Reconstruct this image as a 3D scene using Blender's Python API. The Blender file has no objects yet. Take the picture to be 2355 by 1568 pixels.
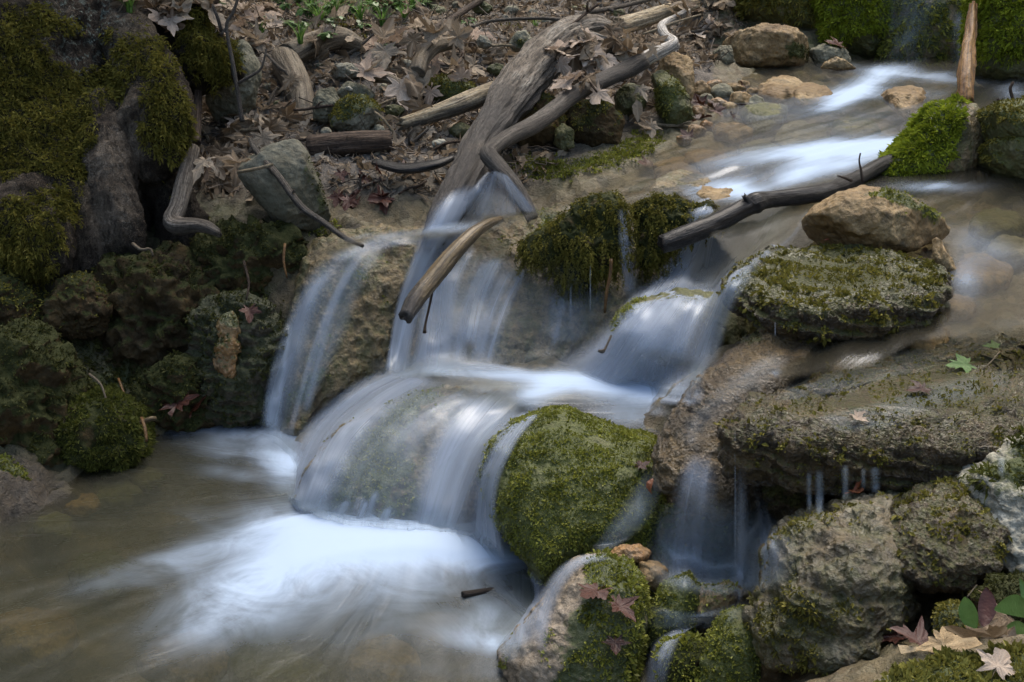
import bpy, bmesh, math, random
import numpy as np
from mathutils import Vector, noise as mnoise
from mathutils.bvhtree import BVHTree

# ------------------------------------------------------------------ camera, world, sun, exposure
SC = bpy.context.scene
COL = SC.collection
CAM_Z, PITCH = 1.5, math.radians(20.0)
SN, CS = math.sin(PITCH), math.cos(PITCH)
K = 0.36 / 1177.0                       # tangent per photo unit (photo measured 2354 units wide)
cam_d = bpy.data.cameras.new('camera'); cam = bpy.data.objects.new('camera', cam_d); COL.objects.link(cam)
cam.location = (0, 0, CAM_Z); cam.rotation_euler = (math.pi / 2 - PITCH, 0, 0)
cam_d.lens = 50.0; cam_d.sensor_width = 36.0; cam_d.clip_start = 0.05; cam_d.clip_end = 500
SC.camera = cam
SUN_EL, SUN_AZ = math.radians(62), math.radians(20)      # high, behind the back bank and a little to the right
world = bpy.data.worlds.new('World'); SC.world = world; world.use_nodes = True
wn = world.node_tree
bg = wn.nodes['Background']; sky = wn.nodes.new('ShaderNodeTexSky'); sky.sky_type = 'NISHITA'
sky.sun_disc = False; sky.sun_elevation = SUN_EL; sky.sun_rotation = SUN_AZ
sky.air_density = 1.0; sky.dust_density = 2.5; sky.ozone_density = 0.7
tn = wn.nodes.new('ShaderNodeMix'); tn.data_type = 'RGBA'; tn.blend_type = 'MULTIPLY'; tn.inputs[0].default_value = 1.0
tn.inputs[7].default_value = (1.0, 0.965, 0.89, 1)          # daylight filtered through a spring canopy
wn.links.new(sky.outputs[0], tn.inputs[6]); wn.links.new(tn.outputs[2], bg.inputs[0]); bg.inputs[1].default_value = 0.12
sun_d = bpy.data.lights.new('sun', 'SUN'); sun = bpy.data.objects.new('sun', sun_d); COL.objects.link(sun)
sun_d.energy = 1.0; sun_d.angle = math.radians(50); sun_d.color = (1.0, 0.95, 0.88)
sdir = Vector((math.sin(SUN_AZ) * math.cos(SUN_EL), math.cos(SUN_AZ) * math.cos(SUN_EL), math.sin(SUN_EL)))
sun.rotation_euler = (-sdir).to_track_quat('-Z', 'Y').to_euler()
SC.view_settings.view_transform = 'Standard'; SC.view_settings.look = 'None'
SC.view_settings.exposure = 2.05; SC.view_settings.gamma = 1.0
SC.cycles.use_denoising = True
SC.cycles.max_bounces = 6; SC.cycles.diffuse_bounces = 3; SC.cycles.glossy_bounces = 2
SC.cycles.transparent_max_bounces = 24; SC.cycles.transmission_bounces = 4
SC.cycles.sample_clamp_indirect = 4.0

# ------------------------------------------------------------------ projection helpers
def pix(px, py, t):
    """point on the ray of a photo position at depth t along the optical axis"""
    u = (np.asarray(px, float) - 1177) * K; v = (784 - np.asarray(py, float)) * K
    t = np.asarray(t, float)
    return np.stack([u * t, (CS + v * SN) * t, CAM_Z + (-SN + v * CS) * t], -1)
def t_of_z(py, z):
    return (CAM_Z - np.asarray(z, float)) / (SN - (784 - np.asarray(py, float)) * K * CS)
def pixz(px, py, z): return pix(px, py, t_of_z(py, z))
def proj(P):
    P = np.asarray(P, float); d = P - np.array([0, 0, CAM_Z])
    t = d[..., 1] * CS - d[..., 2] * SN; w = d[..., 1] * SN + d[..., 2] * CS
    tt = np.where(t > 0.05, t, 0.05)
    return 1177 + d[..., 0] / tt / K, 784 - w / tt / K, t

# ------------------------------------------------------------------ noise
_rs = np.random.RandomState(7)
_perm = _rs.permutation(256).astype(np.int64); _perm = np.concatenate([_perm, _perm, _perm])
_g = _rs.normal(size=(256, 3)); _g /= np.linalg.norm(_g, axis=1)[:, None]
def pn(P):
    P = np.asarray(P, float); i = np.floor(P).astype(np.int64); f = P - i; i &= 255
    u = f * f * f * (f * (f * 6 - 15) + 10); r = 0
    for dx in (0, 1):
        wx = u[:, 0] if dx else 1 - u[:, 0]
        for dy in (0, 1):
            wy = u[:, 1] if dy else 1 - u[:, 1]
            for dz in (0, 1):
                wz = u[:, 2] if dz else 1 - u[:, 2]
                h = _perm[_perm[_perm[i[:, 0] + dx] + i[:, 1] + dy] + i[:, 2] + dz]
                g = _g[h]
                r = r + wx * wy * wz * (g[:, 0] * (f[:, 0] - dx) + g[:, 1] * (f[:, 1] - dy) + g[:, 2] * (f[:, 2] - dz))
    return r * 1.5
def fbm(P, octs=4, gain=0.5, lac=2.03):
    P = np.asarray(P, float); a, s = 1.0, 0.0
    for k in range(octs):
        s = s + a * pn(P + 13.7 * k); P = P * lac; a *= gain
    return s
def ridged(P, octs=3, gain=0.5):
    P = np.asarray(P, float); a, s = 1.0, 0.0
    for k in range(octs):
        s = s + a * (1 - 2 * np.abs(pn(P + 5.1 * k))); P = P * 2.1; a *= gain
    return s
def sst(x, a, b):
    x = np.clip((x - a) / (b - a), 0, 1); return x * x * (3 - 2 * x)
def inpoly(px, py, poly):
    c = np.zeros(px.shape, bool); n = len(poly)
    for i in range(n):
        x1, y1 = poly[i]; x2, y2 = poly[(i + 1) % n]
        if y1 == y2: continue
        c ^= ((y1 > py) != (y2 > py)) & (px < (x2 - x1) * (py - y1) / (y2 - y1) + x1)
    return c
def blob(px, py, cx, cy, sx, sy, rot=0.0, p=1.0):
    a = math.radians(rot); dx = px - cx; dy = py - cy
    x = dx * math.cos(a) + dy * math.sin(a); y = -dx * math.sin(a) + dy * math.cos(a)
    return np.exp(-((x / sx) ** 2 + (y / sy) ** 2) ** p)
def catmull(pts, n):
    pts = np.asarray(pts, float)
    if len(pts) < 3:
        s = np.linspace(0, 1, n)[:, None]; return pts[0] * (1 - s) + pts[-1] * s
    P = np.concatenate([[2 * pts[0] - pts[1]], pts, [2 * pts[-1] - pts[-2]]])
    m = len(pts) - 1; u = np.linspace(0, m - 1e-9, n); k = u.astype(int); f = (u - k)[:, None]
    p0, p1, p2, p3 = P[k], P[k + 1], P[k + 2], P[k + 3]
    return 0.5 * (2 * p1 + (p2 - p0) * f + (2 * p0 - 5 * p1 + 4 * p2 - p3) * f ** 2 + (3 * p1 - p0 - 3 * p2 + p3) * f ** 3)

# ------------------------------------------------------------------ mesh helpers
def new_mesh(name, V, F, attrs=None, smooth=True):
    V = np.ascontiguousarray(V, np.float32); me = bpy.data.meshes.new(name)
    F = np.asarray(F, np.int32); n = F.shape[1]
    me.vertices.add(len(V)); me.vertices.foreach_set('co', V.ravel())
    me.loops.add(F.size); me.loops.foreach_set('vertex_index', F.ravel())
    me.polygons.add(len(F)); me.polygons.foreach_set('loop_start', np.arange(0, F.size, n, dtype=np.int32))
    me.polygons.foreach_set('loop_total', np.full(len(F), n, np.int32))
    me.polygons.foreach_set('use_smooth', np.full(len(F), bool(smooth)))
    me.update(calc_edges=True)
    for k, a in (attrs or {}).items():
        at = me.attributes.new(k, 'FLOAT', 'POINT'); at.data.foreach_set('value', np.ascontiguousarray(a, np.float32))
    return me
def put(name, V, F, mat, parent=None, attrs=None, smooth=True, origin=None, **props):
    V = np.asarray(V, float)
    if parent is not None: o0 = np.array(parent.location) + (np.array(parent.parent.location) if parent.parent else 0)
    elif origin is not None: o0 = np.asarray(origin, float)
    else: o0 = np.array([(V[:, 0].min() + V[:, 0].max()) / 2, (V[:, 1].min() + V[:, 1].max()) / 2, V[:, 2].min()])
    me = new_mesh(name, V - o0, F, attrs, smooth); me.materials.append(mat)
    o = bpy.data.objects.new(name, me); COL.objects.link(o)
    if parent is not None: o.parent = parent
    else: o.location = o0
    for k, v in props.items(): o[k] = v
    return o
def root(name, loc, label, cat, group=None):
    o = bpy.data.objects.new(name, None); COL.objects.link(o); o.location = loc
    o.empty_display_size = 0.05; o['label'] = label; o['category'] = cat
    if group: o['group'] = group
    return o
def tri(F):
    F = np.asarray(F)
    return F if F.shape[1] == 3 else np.concatenate([F[:, [0, 1, 2]], F[:, [0, 2, 3]]])
def vnormals(V, F):
    T = tri(F); n = np.cross(V[T[:, 1]] - V[T[:, 0]], V[T[:, 2]] - V[T[:, 0]])
    N = np.zeros_like(V)
    for k in range(3): np.add.at(N, T[:, k], n)
    return N / (np.linalg.norm(N, axis=1)[:, None] + 1e-12)
_ico = {}
def ico(s):
    if s not in _ico:
        bm = bmesh.new(); bmesh.ops.create_icosphere(bm, subdivisions=s, radius=1)
        bm.verts.ensure_lookup_table()
        _ico[s] = (np.array([v.co[:] for v in bm.verts]), np.array([[v.index for v in f.verts] for f in bm.faces])); bm.free()
    return _ico[s][0].copy(), _ico[s][1]
SOLID = []                      # surfaces that leaves, moss and water can lie on
_bvh = [None]
def solid(V, F): SOLID.append((np.asarray(V), tri(F))); _bvh[0] = None
def bvh():
    if _bvh[0] is None:
        vs, fs, n = [], [], 0
        for V, F in SOLID: vs.append(V); fs.append(F + n); n += len(V)
        _bvh[0] = BVHTree.FromPolygons(np.concatenate(vs).tolist(), np.concatenate(fs).tolist())
    return _bvh[0]
ORI = Vector((0, 0, CAM_Z))
def hit(px, py):
    """first surface seen at a photo position: point, normal, depth"""
    d = Vector(pix(px, py, 1.0)) - ORI; L = d.length
    p, n, i, dist = bvh().ray_cast(ORI, d / L)
    if p is None: return None, None, None
    if n.dot(d) > 0: n = -n
    return np.array(p), np.array(n), dist / L

# ------------------------------------------------------------------ materials
class NT:
    def __init__(s, name):
        s.m = bpy.data.materials.new(name); s.m.use_nodes = True; s.t = s.m.node_tree; s.t.nodes.clear()
        s.out = s.n('ShaderNodeOutputMaterial')
    def n(s, typ, ins=None, **kw):
        nd = s.t.nodes.new(typ)
        for k, v in kw.items(): setattr(nd, k, v)
        for k, v in (ins or {}).items(): s.set(nd.inputs[k], v)
        return nd
    def set(s, sock, v):
        if hasattr(v, 'node') and hasattr(v, 'is_output'): s.t.links.new(v, sock)
        elif isinstance(v, (tuple, list)) and len(v) == 3 and sock.type == 'RGBA': sock.default_value = (*v, 1)
        else: sock.default_value = v
    def attr(s, name): return s.n('ShaderNodeAttribute', attribute_name=name).outputs['Fac']
    def pos(s): return s.n('ShaderNodeNewGeometry').outputs['Position']
    def noise(s, scale, detail=4, rough=0.55, vec=None, dist=0.0):
        return s.n('ShaderNodeTexNoise', {'Vector': vec if vec else s.pos(), 'Scale': scale, 'Detail': detail, 'Roughness': rough, 'Distortion': dist}).outputs['Fac']
    def voro(s, scale, vec=None, out='Distance', feat='F1'):
        return s.n('ShaderNodeTexVoronoi', {'Vector': vec if vec else s.pos(), 'Scale': scale}, feature=feat).outputs[out]
    def ramp(s, fac, stops):
        r = s.n('ShaderNodeValToRGB', {'Fac': fac}); e = r.color_ramp.elements
        while len(e) < len(stops): e.new(0.5)
        for k, (p, c) in enumerate(stops):
            e[k].position = p; e[k].color = (c, c, c, 1) if isinstance(c, (int, float)) else (*c, 1)
        return r.outputs['Color']
    def mix(s, fac, a, b, mode='MIX'):
        m = s.n('ShaderNodeMix', data_type='RGBA', blend_type=mode); s.set(m.inputs[0], fac); s.set(m.inputs[6], a); s.set(m.inputs[7], b)
        return m.outputs[2]
    def math(s, op, a, b=0.0, c=None, clamp=False):
        m = s.n('ShaderNodeMath', operation=op, use_clamp=clamp); s.set(m.inputs[0], a); s.set(m.inputs[1], b)
        if c is not None: s.set(m.inputs[2], c)
        return m.outputs[0]
    def mapr(s, v, a, b, c=0.0, d=1.0):
        m = s.n('ShaderNodeMapRange', {'Value': v, 'From Min': a, 'From Max': b, 'To Min': c, 'To Max': d}, interpolation_type='SMOOTHSTEP'); return m.outputs[0]
    def scale(s, vec, sc):
        return s.n('ShaderNodeMapping', {'Vector': vec, 'Scale': sc}).outputs[0]
    def bump(s, h, strength=0.5, dist=0.01, normal=None):
        ins = {'Height': h, 'Strength': strength, 'Distance': dist}
        if normal: ins['Normal'] = normal
        return s.n('ShaderNodeBump', ins).outputs[0]
    def bsdf(s, col, rough=0.8, normal=None, spec=0.5, **kw):
        ins = {'Base Color': col, 'Roughness': rough, 'Specular IOR Level': spec}
        if normal: ins['Normal'] = normal
        ins.update(kw)
        return s.n('ShaderNodeBsdfPrincipled', ins).outputs[0]
    def done(s, sh):
        s.t.links.new(sh, s.out.inputs['Surface']); return s.m

def rock_mat(name, cols, rough=0.75, wet=0.0, scale=14.0, bumpd=0.012, moss=(0.05, 0.065, 0.014), stain=(0.04, 0.034, 0.02), stain_at=0.6, spec=0.25, algae=0.0):
    k = NT(name)
    a = k.noise(scale * 0.45, 5, 0.6); b = k.noise(scale * 2.2, 6, 0.65); c = k.noise(scale * 9, 4, 0.7)
    base = k.ramp(a, [(0.33, cols[0]), (0.5, cols[1]), (0.68, cols[2])])
    base = k.mix(k.ramp(b, [(0.40, 0.0), (0.68, 0.75)]), base, cols[0])
    base = k.mix(k.ramp(c, [(0.3, 0.55), (0.6, 0.0)]), base, stain)
    base = k.mix(k.ramp(k.noise(scale * 0.9, 6, 0.7, dist=0.6), [(stain_at - 0.06, 0.0), (stain_at + 0.08, 0.8)]), base, stain)
    if algae:
        sv = k.scale(k.pos(), (1, 1, 0.3)); s1 = k.noise(scale * 1.6, 5, 0.65, sv, 0.5)
        base = k.mix(k.ramp(s1, [(0.42, 0.0), (0.62, algae)]), base, (0.055, 0.062, 0.018))
        s2 = k.noise(scale * 4.0, 5, 0.7, sv); base = k.mix(k.ramp(s2, [(0.34, 0.8), (0.52, 0.0)]), base, (0.045, 0.036, 0.02))
    mm = k.attr('moss'); mn = k.noise(90, 4, 0.7)
    mf = k.math('MULTIPLY', k.mapr(k.math('ADD', mm, k.math('MULTIPLY', k.math('SUBTRACT', mn, 0.5), 0.7)), 0.3, 0.6), 0.92)
    mc = k.mix(mn, tuple(x * 0.45 for x in moss), moss)
    base = k.mix(mf, base, mc)
    h = k.math('ADD', k.math('MULTIPLY', b, 0.7), k.math('ADD', k.math('MULTIPLY', c, 0.35), k.math('MULTIPLY', k.voro(scale * 5), 0.3)))
    nm = k.bump(h, 0.9, bumpd)
    rr = k.math('ADD', k.math('MULTIPLY', k.noise(scale * 3, 3, 0.6), 0.35 if wet else 0.2), rough - (0.18 if wet else 0.1))
    sh = k.bsdf(base, rr, nm, spec, **({'Coat Weight': wet, 'Coat Roughness': 0.14, 'Coat Normal': k.bump(h, 1.0, bumpd * 1.3)} if wet else {}))
    return k.done(sh)

TAN = rock_mat('tan_limestone', [(0.11, 0.066, 0.024), (0.23, 0.15, 0.062), (0.33, 0.24, 0.12)], 0.7, 0.15)
TRAV = rock_mat('wet_travertine', [(0.09, 0.062, 0.026), (0.19, 0.135, 0.060), (0.29, 0.215, 0.11)], 0.55, 0.3, algae=0.7, scale=18, bumpd=0.014, moss=(0.06, 0.08, 0.02))
GREY = rock_mat('grey_limestone', [(0.095, 0.09, 0.058), (0.185, 0.175, 0.12), (0.29, 0.275, 0.205)], 0.85, 0.0, scale=12, moss=(0.05, 0.06, 0.018))
SLABM = rock_mat('wet_brown_crust', [(0.026, 0.016, 0.005), (0.072, 0.045, 0.015), (0.155, 0.102, 0.038)], 0.42, 0.45, scale=26, bumpd=0.02, moss=(0.065, 0.07, 0.015), spec=0.3)
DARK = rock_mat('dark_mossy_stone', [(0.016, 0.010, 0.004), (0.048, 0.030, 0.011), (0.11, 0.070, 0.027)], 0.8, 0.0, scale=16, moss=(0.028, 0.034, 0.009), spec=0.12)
ORANGE = rock_mat('orange_stone', [(0.16, 0.075, 0.02), (0.26, 0.14, 0.045), (0.34, 0.24, 0.12)], 0.5, 0.5, scale=16)
PALE = rock_mat('pale_limestone', [(0.16, 0.15, 0.105), (0.27, 0.255, 0.195), (0.38, 0.365, 0.295)], 0.85, 0.0, scale=14, stain=(0.06, 0.05, 0.035), stain_at=0.62)
MIX = rock_mat('wet_ochre_limestone', [(0.045, 0.032, 0.014), (0.12, 0.088, 0.038), (0.30, 0.265, 0.185)], 0.42, 0.5, algae=0.6, scale=14, bumpd=0.02, moss=(0.06, 0.06, 0.014))
GREENR = rock_mat('algae_green_stone', [(0.04, 0.045, 0.012), (0.085, 0.09, 0.026), (0.15, 0.135, 0.065)], 0.6, 0.15, scale=18, moss=(0.070, 0.082, 0.014))

def moss_mat(name, dark, mid, tip, rough=0.7, spec=0.15):
    k = NT(name); r = k.n('ShaderNodeNewGeometry').outputs['Random Per Island']
    big = k.noise(16, 3, 0.6)
    f = k.math('ADD', k.math('MULTIPLY', r, 0.42), k.math('MULTIPLY', k.math('SUBTRACT', big, 0.33), 1.5), clamp=True)
    c = k.ramp(f, [(0.05, dark), (0.5, mid), (0.95, tip)])
    b = k.bsdf(c, rough, None, spec); tr = k.n('ShaderNodeBsdfTranslucent', {'Color': c}).outputs[0]
    return k.done(k.n('ShaderNodeMixShader', {0: 0.25, 1: b, 2: tr}).outputs[0])
MOSS_BRIGHT = moss_mat('bright_moss', (0.07, 0.085, 0.006), (0.17, 0.21, 0.014), (0.30, 0.34, 0.035))
MOSS_GREEN = moss_mat('green_moss', (0.062, 0.066, 0.009), (0.165, 0.17, 0.024), (0.28, 0.28, 0.052), 0.5, 0.25)
MOSS_OLIVE = moss_mat('olive_moss', (0.045, 0.042, 0.008), (0.125, 0.112, 0.02), (0.22, 0.19, 0.04))
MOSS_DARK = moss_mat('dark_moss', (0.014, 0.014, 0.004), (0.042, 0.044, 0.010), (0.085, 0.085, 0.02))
MOSS_SHADE = moss_mat('shade_moss', (0.03, 0.033, 0.006), (0.066, 0.072, 0.012), (0.11, 0.115, 0.022))  # darker copy: the cushion's shade is in the colour; limestone tufts reuse it
MOSS_BROWN = moss_mat('brown_crust_moss', (0.03, 0.024, 0.012), (0.075, 0.06, 0.028), (0.12, 0.11, 0.035), 0.45, 0.35)
MOSS_YELLOW = moss_mat('yellow_moss', (0.06, 0.06, 0.012), (0.16, 0.15, 0.03), (0.28, 0.27, 0.07))

def wood_mat(name, cols, dark, axis_scale=(1, 1, 1), rough=0.8, wet=0.0, grain=60):
    """grain runs along the tube: attributes gu (around) and gv (along, metres)"""
    k = NT(name); gu = k.attr('gu'); gv = k.attr('gv')
    vec = k.n('ShaderNodeCombineXYZ', {'X': k.math('MULTIPLY', k.math('COSINE', gu), 1.6), 'Y': k.math('MULTIPLY', k.math('SINE', gu), 1.6), 'Z': k.math('MULTIPLY', gv, 4.0)}).outputs[0]
    a = k.noise(grain / 10, 5, 0.65, vec, 0.3); b = k.noise(1.6, 4, 0.6, vec); c = k.noise(110, 3, 0.6)
    col = k.ramp(b, [(0.35, cols[0]), (0.52, cols[1]), (0.68, cols[2])])
    col = k.mix(k.ramp(a, [(0.36, 0.9), (0.52, 0.0)]), col, dark)
    col = k.mix(k.ramp(c, [(0.34, 0.45), (0.55, 0.0)]), col, dark)
    wt = k.attr('wet'); col = k.mix(k.math('MULTIPLY', wt, 0.85), col, k.mix(a, (0.012, 0.011, 0.010), (0.05, 0.046, 0.042)))
    h = k.math('ADD', a, k.math('MULTIPLY', c, 0.3)); nm = k.bump(h, 1.0, 0.012)
    sh = k.bsdf(col, k.math('SUBTRACT', rough, k.math('MULTIPLY', wt, 0.3)), nm, 0.22, **({'Coat Weight': wet, 'Coat Roughness': 0.25} if wet else {}))
    return k.done(sh)
DRIFT = wood_mat('weathered_driftwood', [(0.10, 0.08, 0.058), (0.20, 0.168, 0.128), (0.31, 0.275, 0.22)], (0.026, 0.022, 0.018), grain=80)
PALEW = wood_mat('pale_bare_wood', [(0.25, 0.185, 0.10), (0.40, 0.32, 0.20), (0.52, 0.44, 0.31)], (0.05, 0.04, 0.03), grain=40)
BLEACH = wood_mat('bleached_root_wood', [(0.42, 0.38, 0.31), (0.55, 0.51, 0.44), (0.62, 0.58, 0.51)], (0.08, 0.07, 0.06), grain=30)
GREYW = wood_mat('grey_weathered_stick', [(0.075, 0.062, 0.048), (0.15, 0.128, 0.10), (0.26, 0.225, 0.18)], (0.028, 0.023, 0.018))
BROWNW = wood_mat('brown_barky_wood', [(0.055, 0.036, 0.022), (0.095, 0.064, 0.042), (0.15, 0.11, 0.08)], (0.014, 0.010, 0.008))
BLACKW = wood_mat('wet_black_bark', [(0.007, 0.006, 0.005), (0.013, 0.012, 0.010), (0.024, 0.022, 0.02)], (0.004, 0.003, 0.003), rough=0.4, wet=0.2)
TANW = wood_mat('wet_tan_wood', [(0.09, 0.058, 0.02), (0.17, 0.115, 0.046), (0.26, 0.185, 0.085)], (0.03, 0.021, 0.011), rough=0.55, wet=0.25, grain=30)
RUST = wood_mat('rusty_orange_wood', [(0.11, 0.045, 0.010), (0.20, 0.095, 0.02), (0.28, 0.16, 0.045)], (0.04, 0.022, 0.009), rough=0.6, wet=0.15, grain=30)
ROOTW = wood_mat('smooth_tan_root', [(0.11, 0.085, 0.055), (0.18, 0.145, 0.10), (0.25, 0.21, 0.15)], (0.05, 0.04, 0.028), grain=20)
BARK = None
def bark_mat():
    k = NT('grey_brown_bark'); P = k.pos()
    st = k.scale(P, (1, 1, 0.35))
    a = k.noise(14, 6, 0.65, st); v = k.voro(38, k.scale(P, (1, 1, 0.4))); c = k.noise(120, 4, 0.7)
    col = k.ramp(a, [(0.33, (0.06, 0.044, 0.031)), (0.5, (0.15, 0.115, 0.082)), (0.7, (0.27, 0.225, 0.17))])
    col = k.mix(k.ramp(v, [(0.05, 0.0), (0.6, 0.6)]), col, (0.03, 0.024, 0.018))
    gr = k.attr('grey'); col = k.mix(k.math('MULTIPLY', gr, 0.8), col, k.ramp(a, [(0.33, (0.08, 0.063, 0.045)), (0.65, (0.30, 0.245, 0.18))]))
    li = k.attr('lichen'); lf = k.math('MULTIPLY', li, k.ramp(k.noise(55, 5, 0.7), [(0.52, 0.0), (0.60, 1.0)])); col = k.mix(lf, col, (0.26, 0.30, 0.25))
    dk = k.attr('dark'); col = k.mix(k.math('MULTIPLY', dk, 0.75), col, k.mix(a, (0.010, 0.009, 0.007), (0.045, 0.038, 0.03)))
    mm = k.attr('moss'); col = k.mix(k.math('MULTIPLY', mm, 0.9), col, k.mix(c, (0.02, 0.02, 0.006), (0.055, 0.055, 0.014)))
    ed = k.voro(30, k.n('ShaderNodeMapping', {'Vector': k.n('ShaderNodeVectorMath', {0: st, 1: k.n('ShaderNodeTexNoise', {'Vector': P, 'Scale': 20.0}).outputs['Color']}, operation='ADD').outputs[0], 'Scale': (1, 1, .7)}).outputs[0], 'Distance', 'DISTANCE_TO_EDGE')
    crack = k.math('MULTIPLY', k.ramp(ed, [(0.0, 1.0), (0.16, 0.0)]), k.math('SUBTRACT', 1.0, k.math('MULTIPLY', gr, 0.55)))
    col = k.mix(k.math('MULTIPLY', crack, 0.8), col, (0.012, 0.010, 0.008))
    fine = k.noise(45, 5, 0.7, st); col = k.mix(k.ramp(fine, [(0.36, 0.75), (0.52, 0.0)]), col, (0.02, 0.016, 0.012))
    h = k.math('ADD', k.math('ADD', k.math('MULTIPLY', a, 1.0), fine), k.math('SUBTRACT', k.math('MULTIPLY', c, 0.3), k.math('MULTIPLY', crack, 0.6)))
    return k.done(k.bsdf(col, 0.9, k.bump(h, 1.0, 0.018), 0.15))
BARK = bark_mat()

def leaf_mat(name, cols, wet=0.0, trans=0.25):
    k = NT(name); r = k.n('ShaderNodeObjectInfo').outputs['Random']; isl = k.n('ShaderNodeNewGeometry').outputs['Random Per Island']
    rr = k.math('FRACT', k.math('ADD', r, isl))
    c = k.ramp(rr, [(0.0, cols[0]), (0.5, cols[1]), (1.0, cols[2])])
    tc = k.n('ShaderNodeTexCoord').outputs['Object']
    n = k.noise(28, 4, 0.6, tc); c = k.mix(k.ramp(n, [(0.45, 0.0), (0.7, 0.6)]), c, tuple(x * 0.45 for x in cols[0]))
    vein = k.attr('vein'); c = k.mix(k.math('MULTIPLY', vein, 0.4), c, tuple(min(1, x * 1.35) for x in cols[2]))
    b = k.bsdf(c, 0.35 if wet else 0.7, k.bump(n, 0.4, 0.01), 0.2, **({'Coat Weight': wet * .4, 'Coat Roughness': 0.15} if wet else {}))
    tr = k.n('ShaderNodeBsdfTranslucent', {'Color': c}).outputs[0]
    return k.done(k.n('ShaderNodeMixShader', {0: trans, 1: b, 2: tr}).outputs[0])
LEAF_DRY = leaf_mat('dry_leaf_brown', [(0.095, 0.064, 0.037), (0.195, 0.145, 0.092), (0.35, 0.285, 0.205)])
LEAF_PALE = leaf_mat('dry_leaf_pale', [(0.25, 0.18, 0.13), (0.36, 0.28, 0.21), (0.45, 0.37, 0.29)])
LEAF_WET = leaf_mat('wet_leaf_maroon', [(0.022, 0.007, 0.005), (0.042, 0.013, 0.008), (0.07, 0.026, 0.016)], 0.3, 0.1)
LEAF_RUST = leaf_mat('wet_leaf_rust', [(0.12, 0.03, 0.012), (0.19, 0.055, 0.02), (0.24, 0.10, 0.045)], 0.6, 0.15)
LEAF_OAK = leaf_mat('tan_oak_leaf', [(0.30, 0.21, 0.10), (0.40, 0.29, 0.16), (0.48, 0.37, 0.22)])
GREENL = leaf_mat('fresh_green_leaf', [(0.045, 0.09, 0.02), (0.075, 0.145, 0.035), (0.11, 0.19, 0.055)], 0.2, 0.3)
GRASSM = leaf_mat('grass_green', [(0.05, 0.11, 0.02), (0.09, 0.18, 0.03), (0.15, 0.25, 0.06)], 0.0, 0.35)
DKTWIG = leaf_mat('dark_twig_litter', [(0.04, 0.03, 0.022), (0.10, 0.08, 0.06), (0.19, 0.155, 0.12)], 0.0, 0.05)
# ------------------------------------------------------------------ the ground: one height field through estimated points
WATER = [(1640,155,.62),(2000,155,.63),(2215,160,.64),(2400,200,.66),(1700,300,.58),(1900,250,.60),(2050,310,.59),(1500,345,.555),(1450,405,.54),(1700,380,.56),(1850,430,.555),(2000,420,.56),
         (2300,435,.57),(1250,485,.515),(1350,450,.53),(1000,530,.49),(860,540,.48),(750,560,.47),(1600,420,.535),(1700,425,.535),(1850,520,.53),(2200,500,.545),(2400,560,.55),(2450,700,.53),(2300,650,.525),(2100,720,.495),(1950,790,.47),(1850,830,.455)]
G = []
def gz(*a):
    for px, py, z in a: G.append(pixz(px, py, z))
def gt(*a):
    for px, py, t in a: G.append(pix(px, py, t))
gz(*[(x, y, z - (0.05 if z > .525 or x > 1700 else .09)) for x, y, z in WATER])
gz((200,1400,-.15),(600,1400,-.16),(1000,1400,-.15),(300,1180,-.10),(500,1080,-.10),(100,1320,-.13),(0,1568,-.14),(600,1568,-.15),(1100,1568,-.12),(-250,1400,-.1),(350,1000,-.01),(480,985,-.02),(600,990,-.02),
   (150,1095,.0),(80,1170,.0),(-100,1230,.03),(680,1030,-.03),(670,1110,-.05),(760,1200,-.07),(900,1235,-.07),(1100,1250,-.07),(1180,1330,-.07),(1200,1480,-.07),(950,890,.17),(1100,880,.17),(1250,890,.17),(1400,910,.15),(1550,930,.15),(1350,980,.10))
gt((450,700,3.98),(300,800,3.85),(450,580,4.05),(550,850,3.88),(620,600,3.92),(100,950,3.6),(0,800,3.65),(100,600,3.85),(-200,700,3.7),(200,450,4.3),(0,300,4.6),
   (600,450,4.2),(700,450,4.15),(800,500,3.98),(900,450,4.15),(900,380,4.3),(1000,400,4.28),(800,400,4.25),(600,330,4.5),(450,350,4.5),(800,300,4.6),(1000,300,4.6),(1200,400,4.33),(1300,350,4.45),(1200,300,4.65),(1400,300,4.62),
   (1400,380,4.32),(1500,325,4.5),(1600,265,4.75),(1600,200,5.1),(1630,130,5.55),(1400,200,4.98),(1200,200,4.95),(1000,200,4.95),(800,200,4.95),(600,200,4.9),(450,200,4.9),(300,100,5.2),(600,100,5.25),(900,100,5.3),(1200,100,5.3),(1480,100,5.3),
   (300,0,5.95),(700,0,5.98),(1100,0,6.0),(1500,0,6.0),(1700,60,5.8),(1900,100,5.66),(2100,100,5.66),(1900,30,5.8),(2100,30,5.8),(2300,100,5.55),(2300,30,5.65),(2000,-200,6.1),(2000,-400,6.4),(1500,-150,6.7),(700,-150,6.7),(2500,0,5.7),
   (1000,700,3.95),(1250,700,4.0),(1400,650,4.05),(800,750,3.92),(720,850,3.86),(680,980,3.78),(1550,700,3.95),(950,580,3.98),(1250,560,4.05),(780,620,3.98),(1550,560,4.1),(900,1000,3.46),(1000,1100,3.38),(760,1080,3.5),
   (1500,1000,3.2),(1600,850,3.25),(1700,800,3.15),(1650,1100,3.03),(1600,1250,2.97),(1600,1400,2.92),(1400,1400,3.0),(1500,1500,2.85),(1750,1250,2.9),(1800,1400,2.75),(1800,1550,2.55),(1950,1300,2.8),(2000,1130,3.0),(2200,1130,2.95),
   (2100,1480,2.42),(2250,1350,2.62),(2354,1300,2.68),(2000,1600,2.12),(2354,1510,2.16),(1900,1000,3.0),(2200,950,3.0),(2354,900,3.0),(2000,850,3.0))
G = np.array(G)
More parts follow.
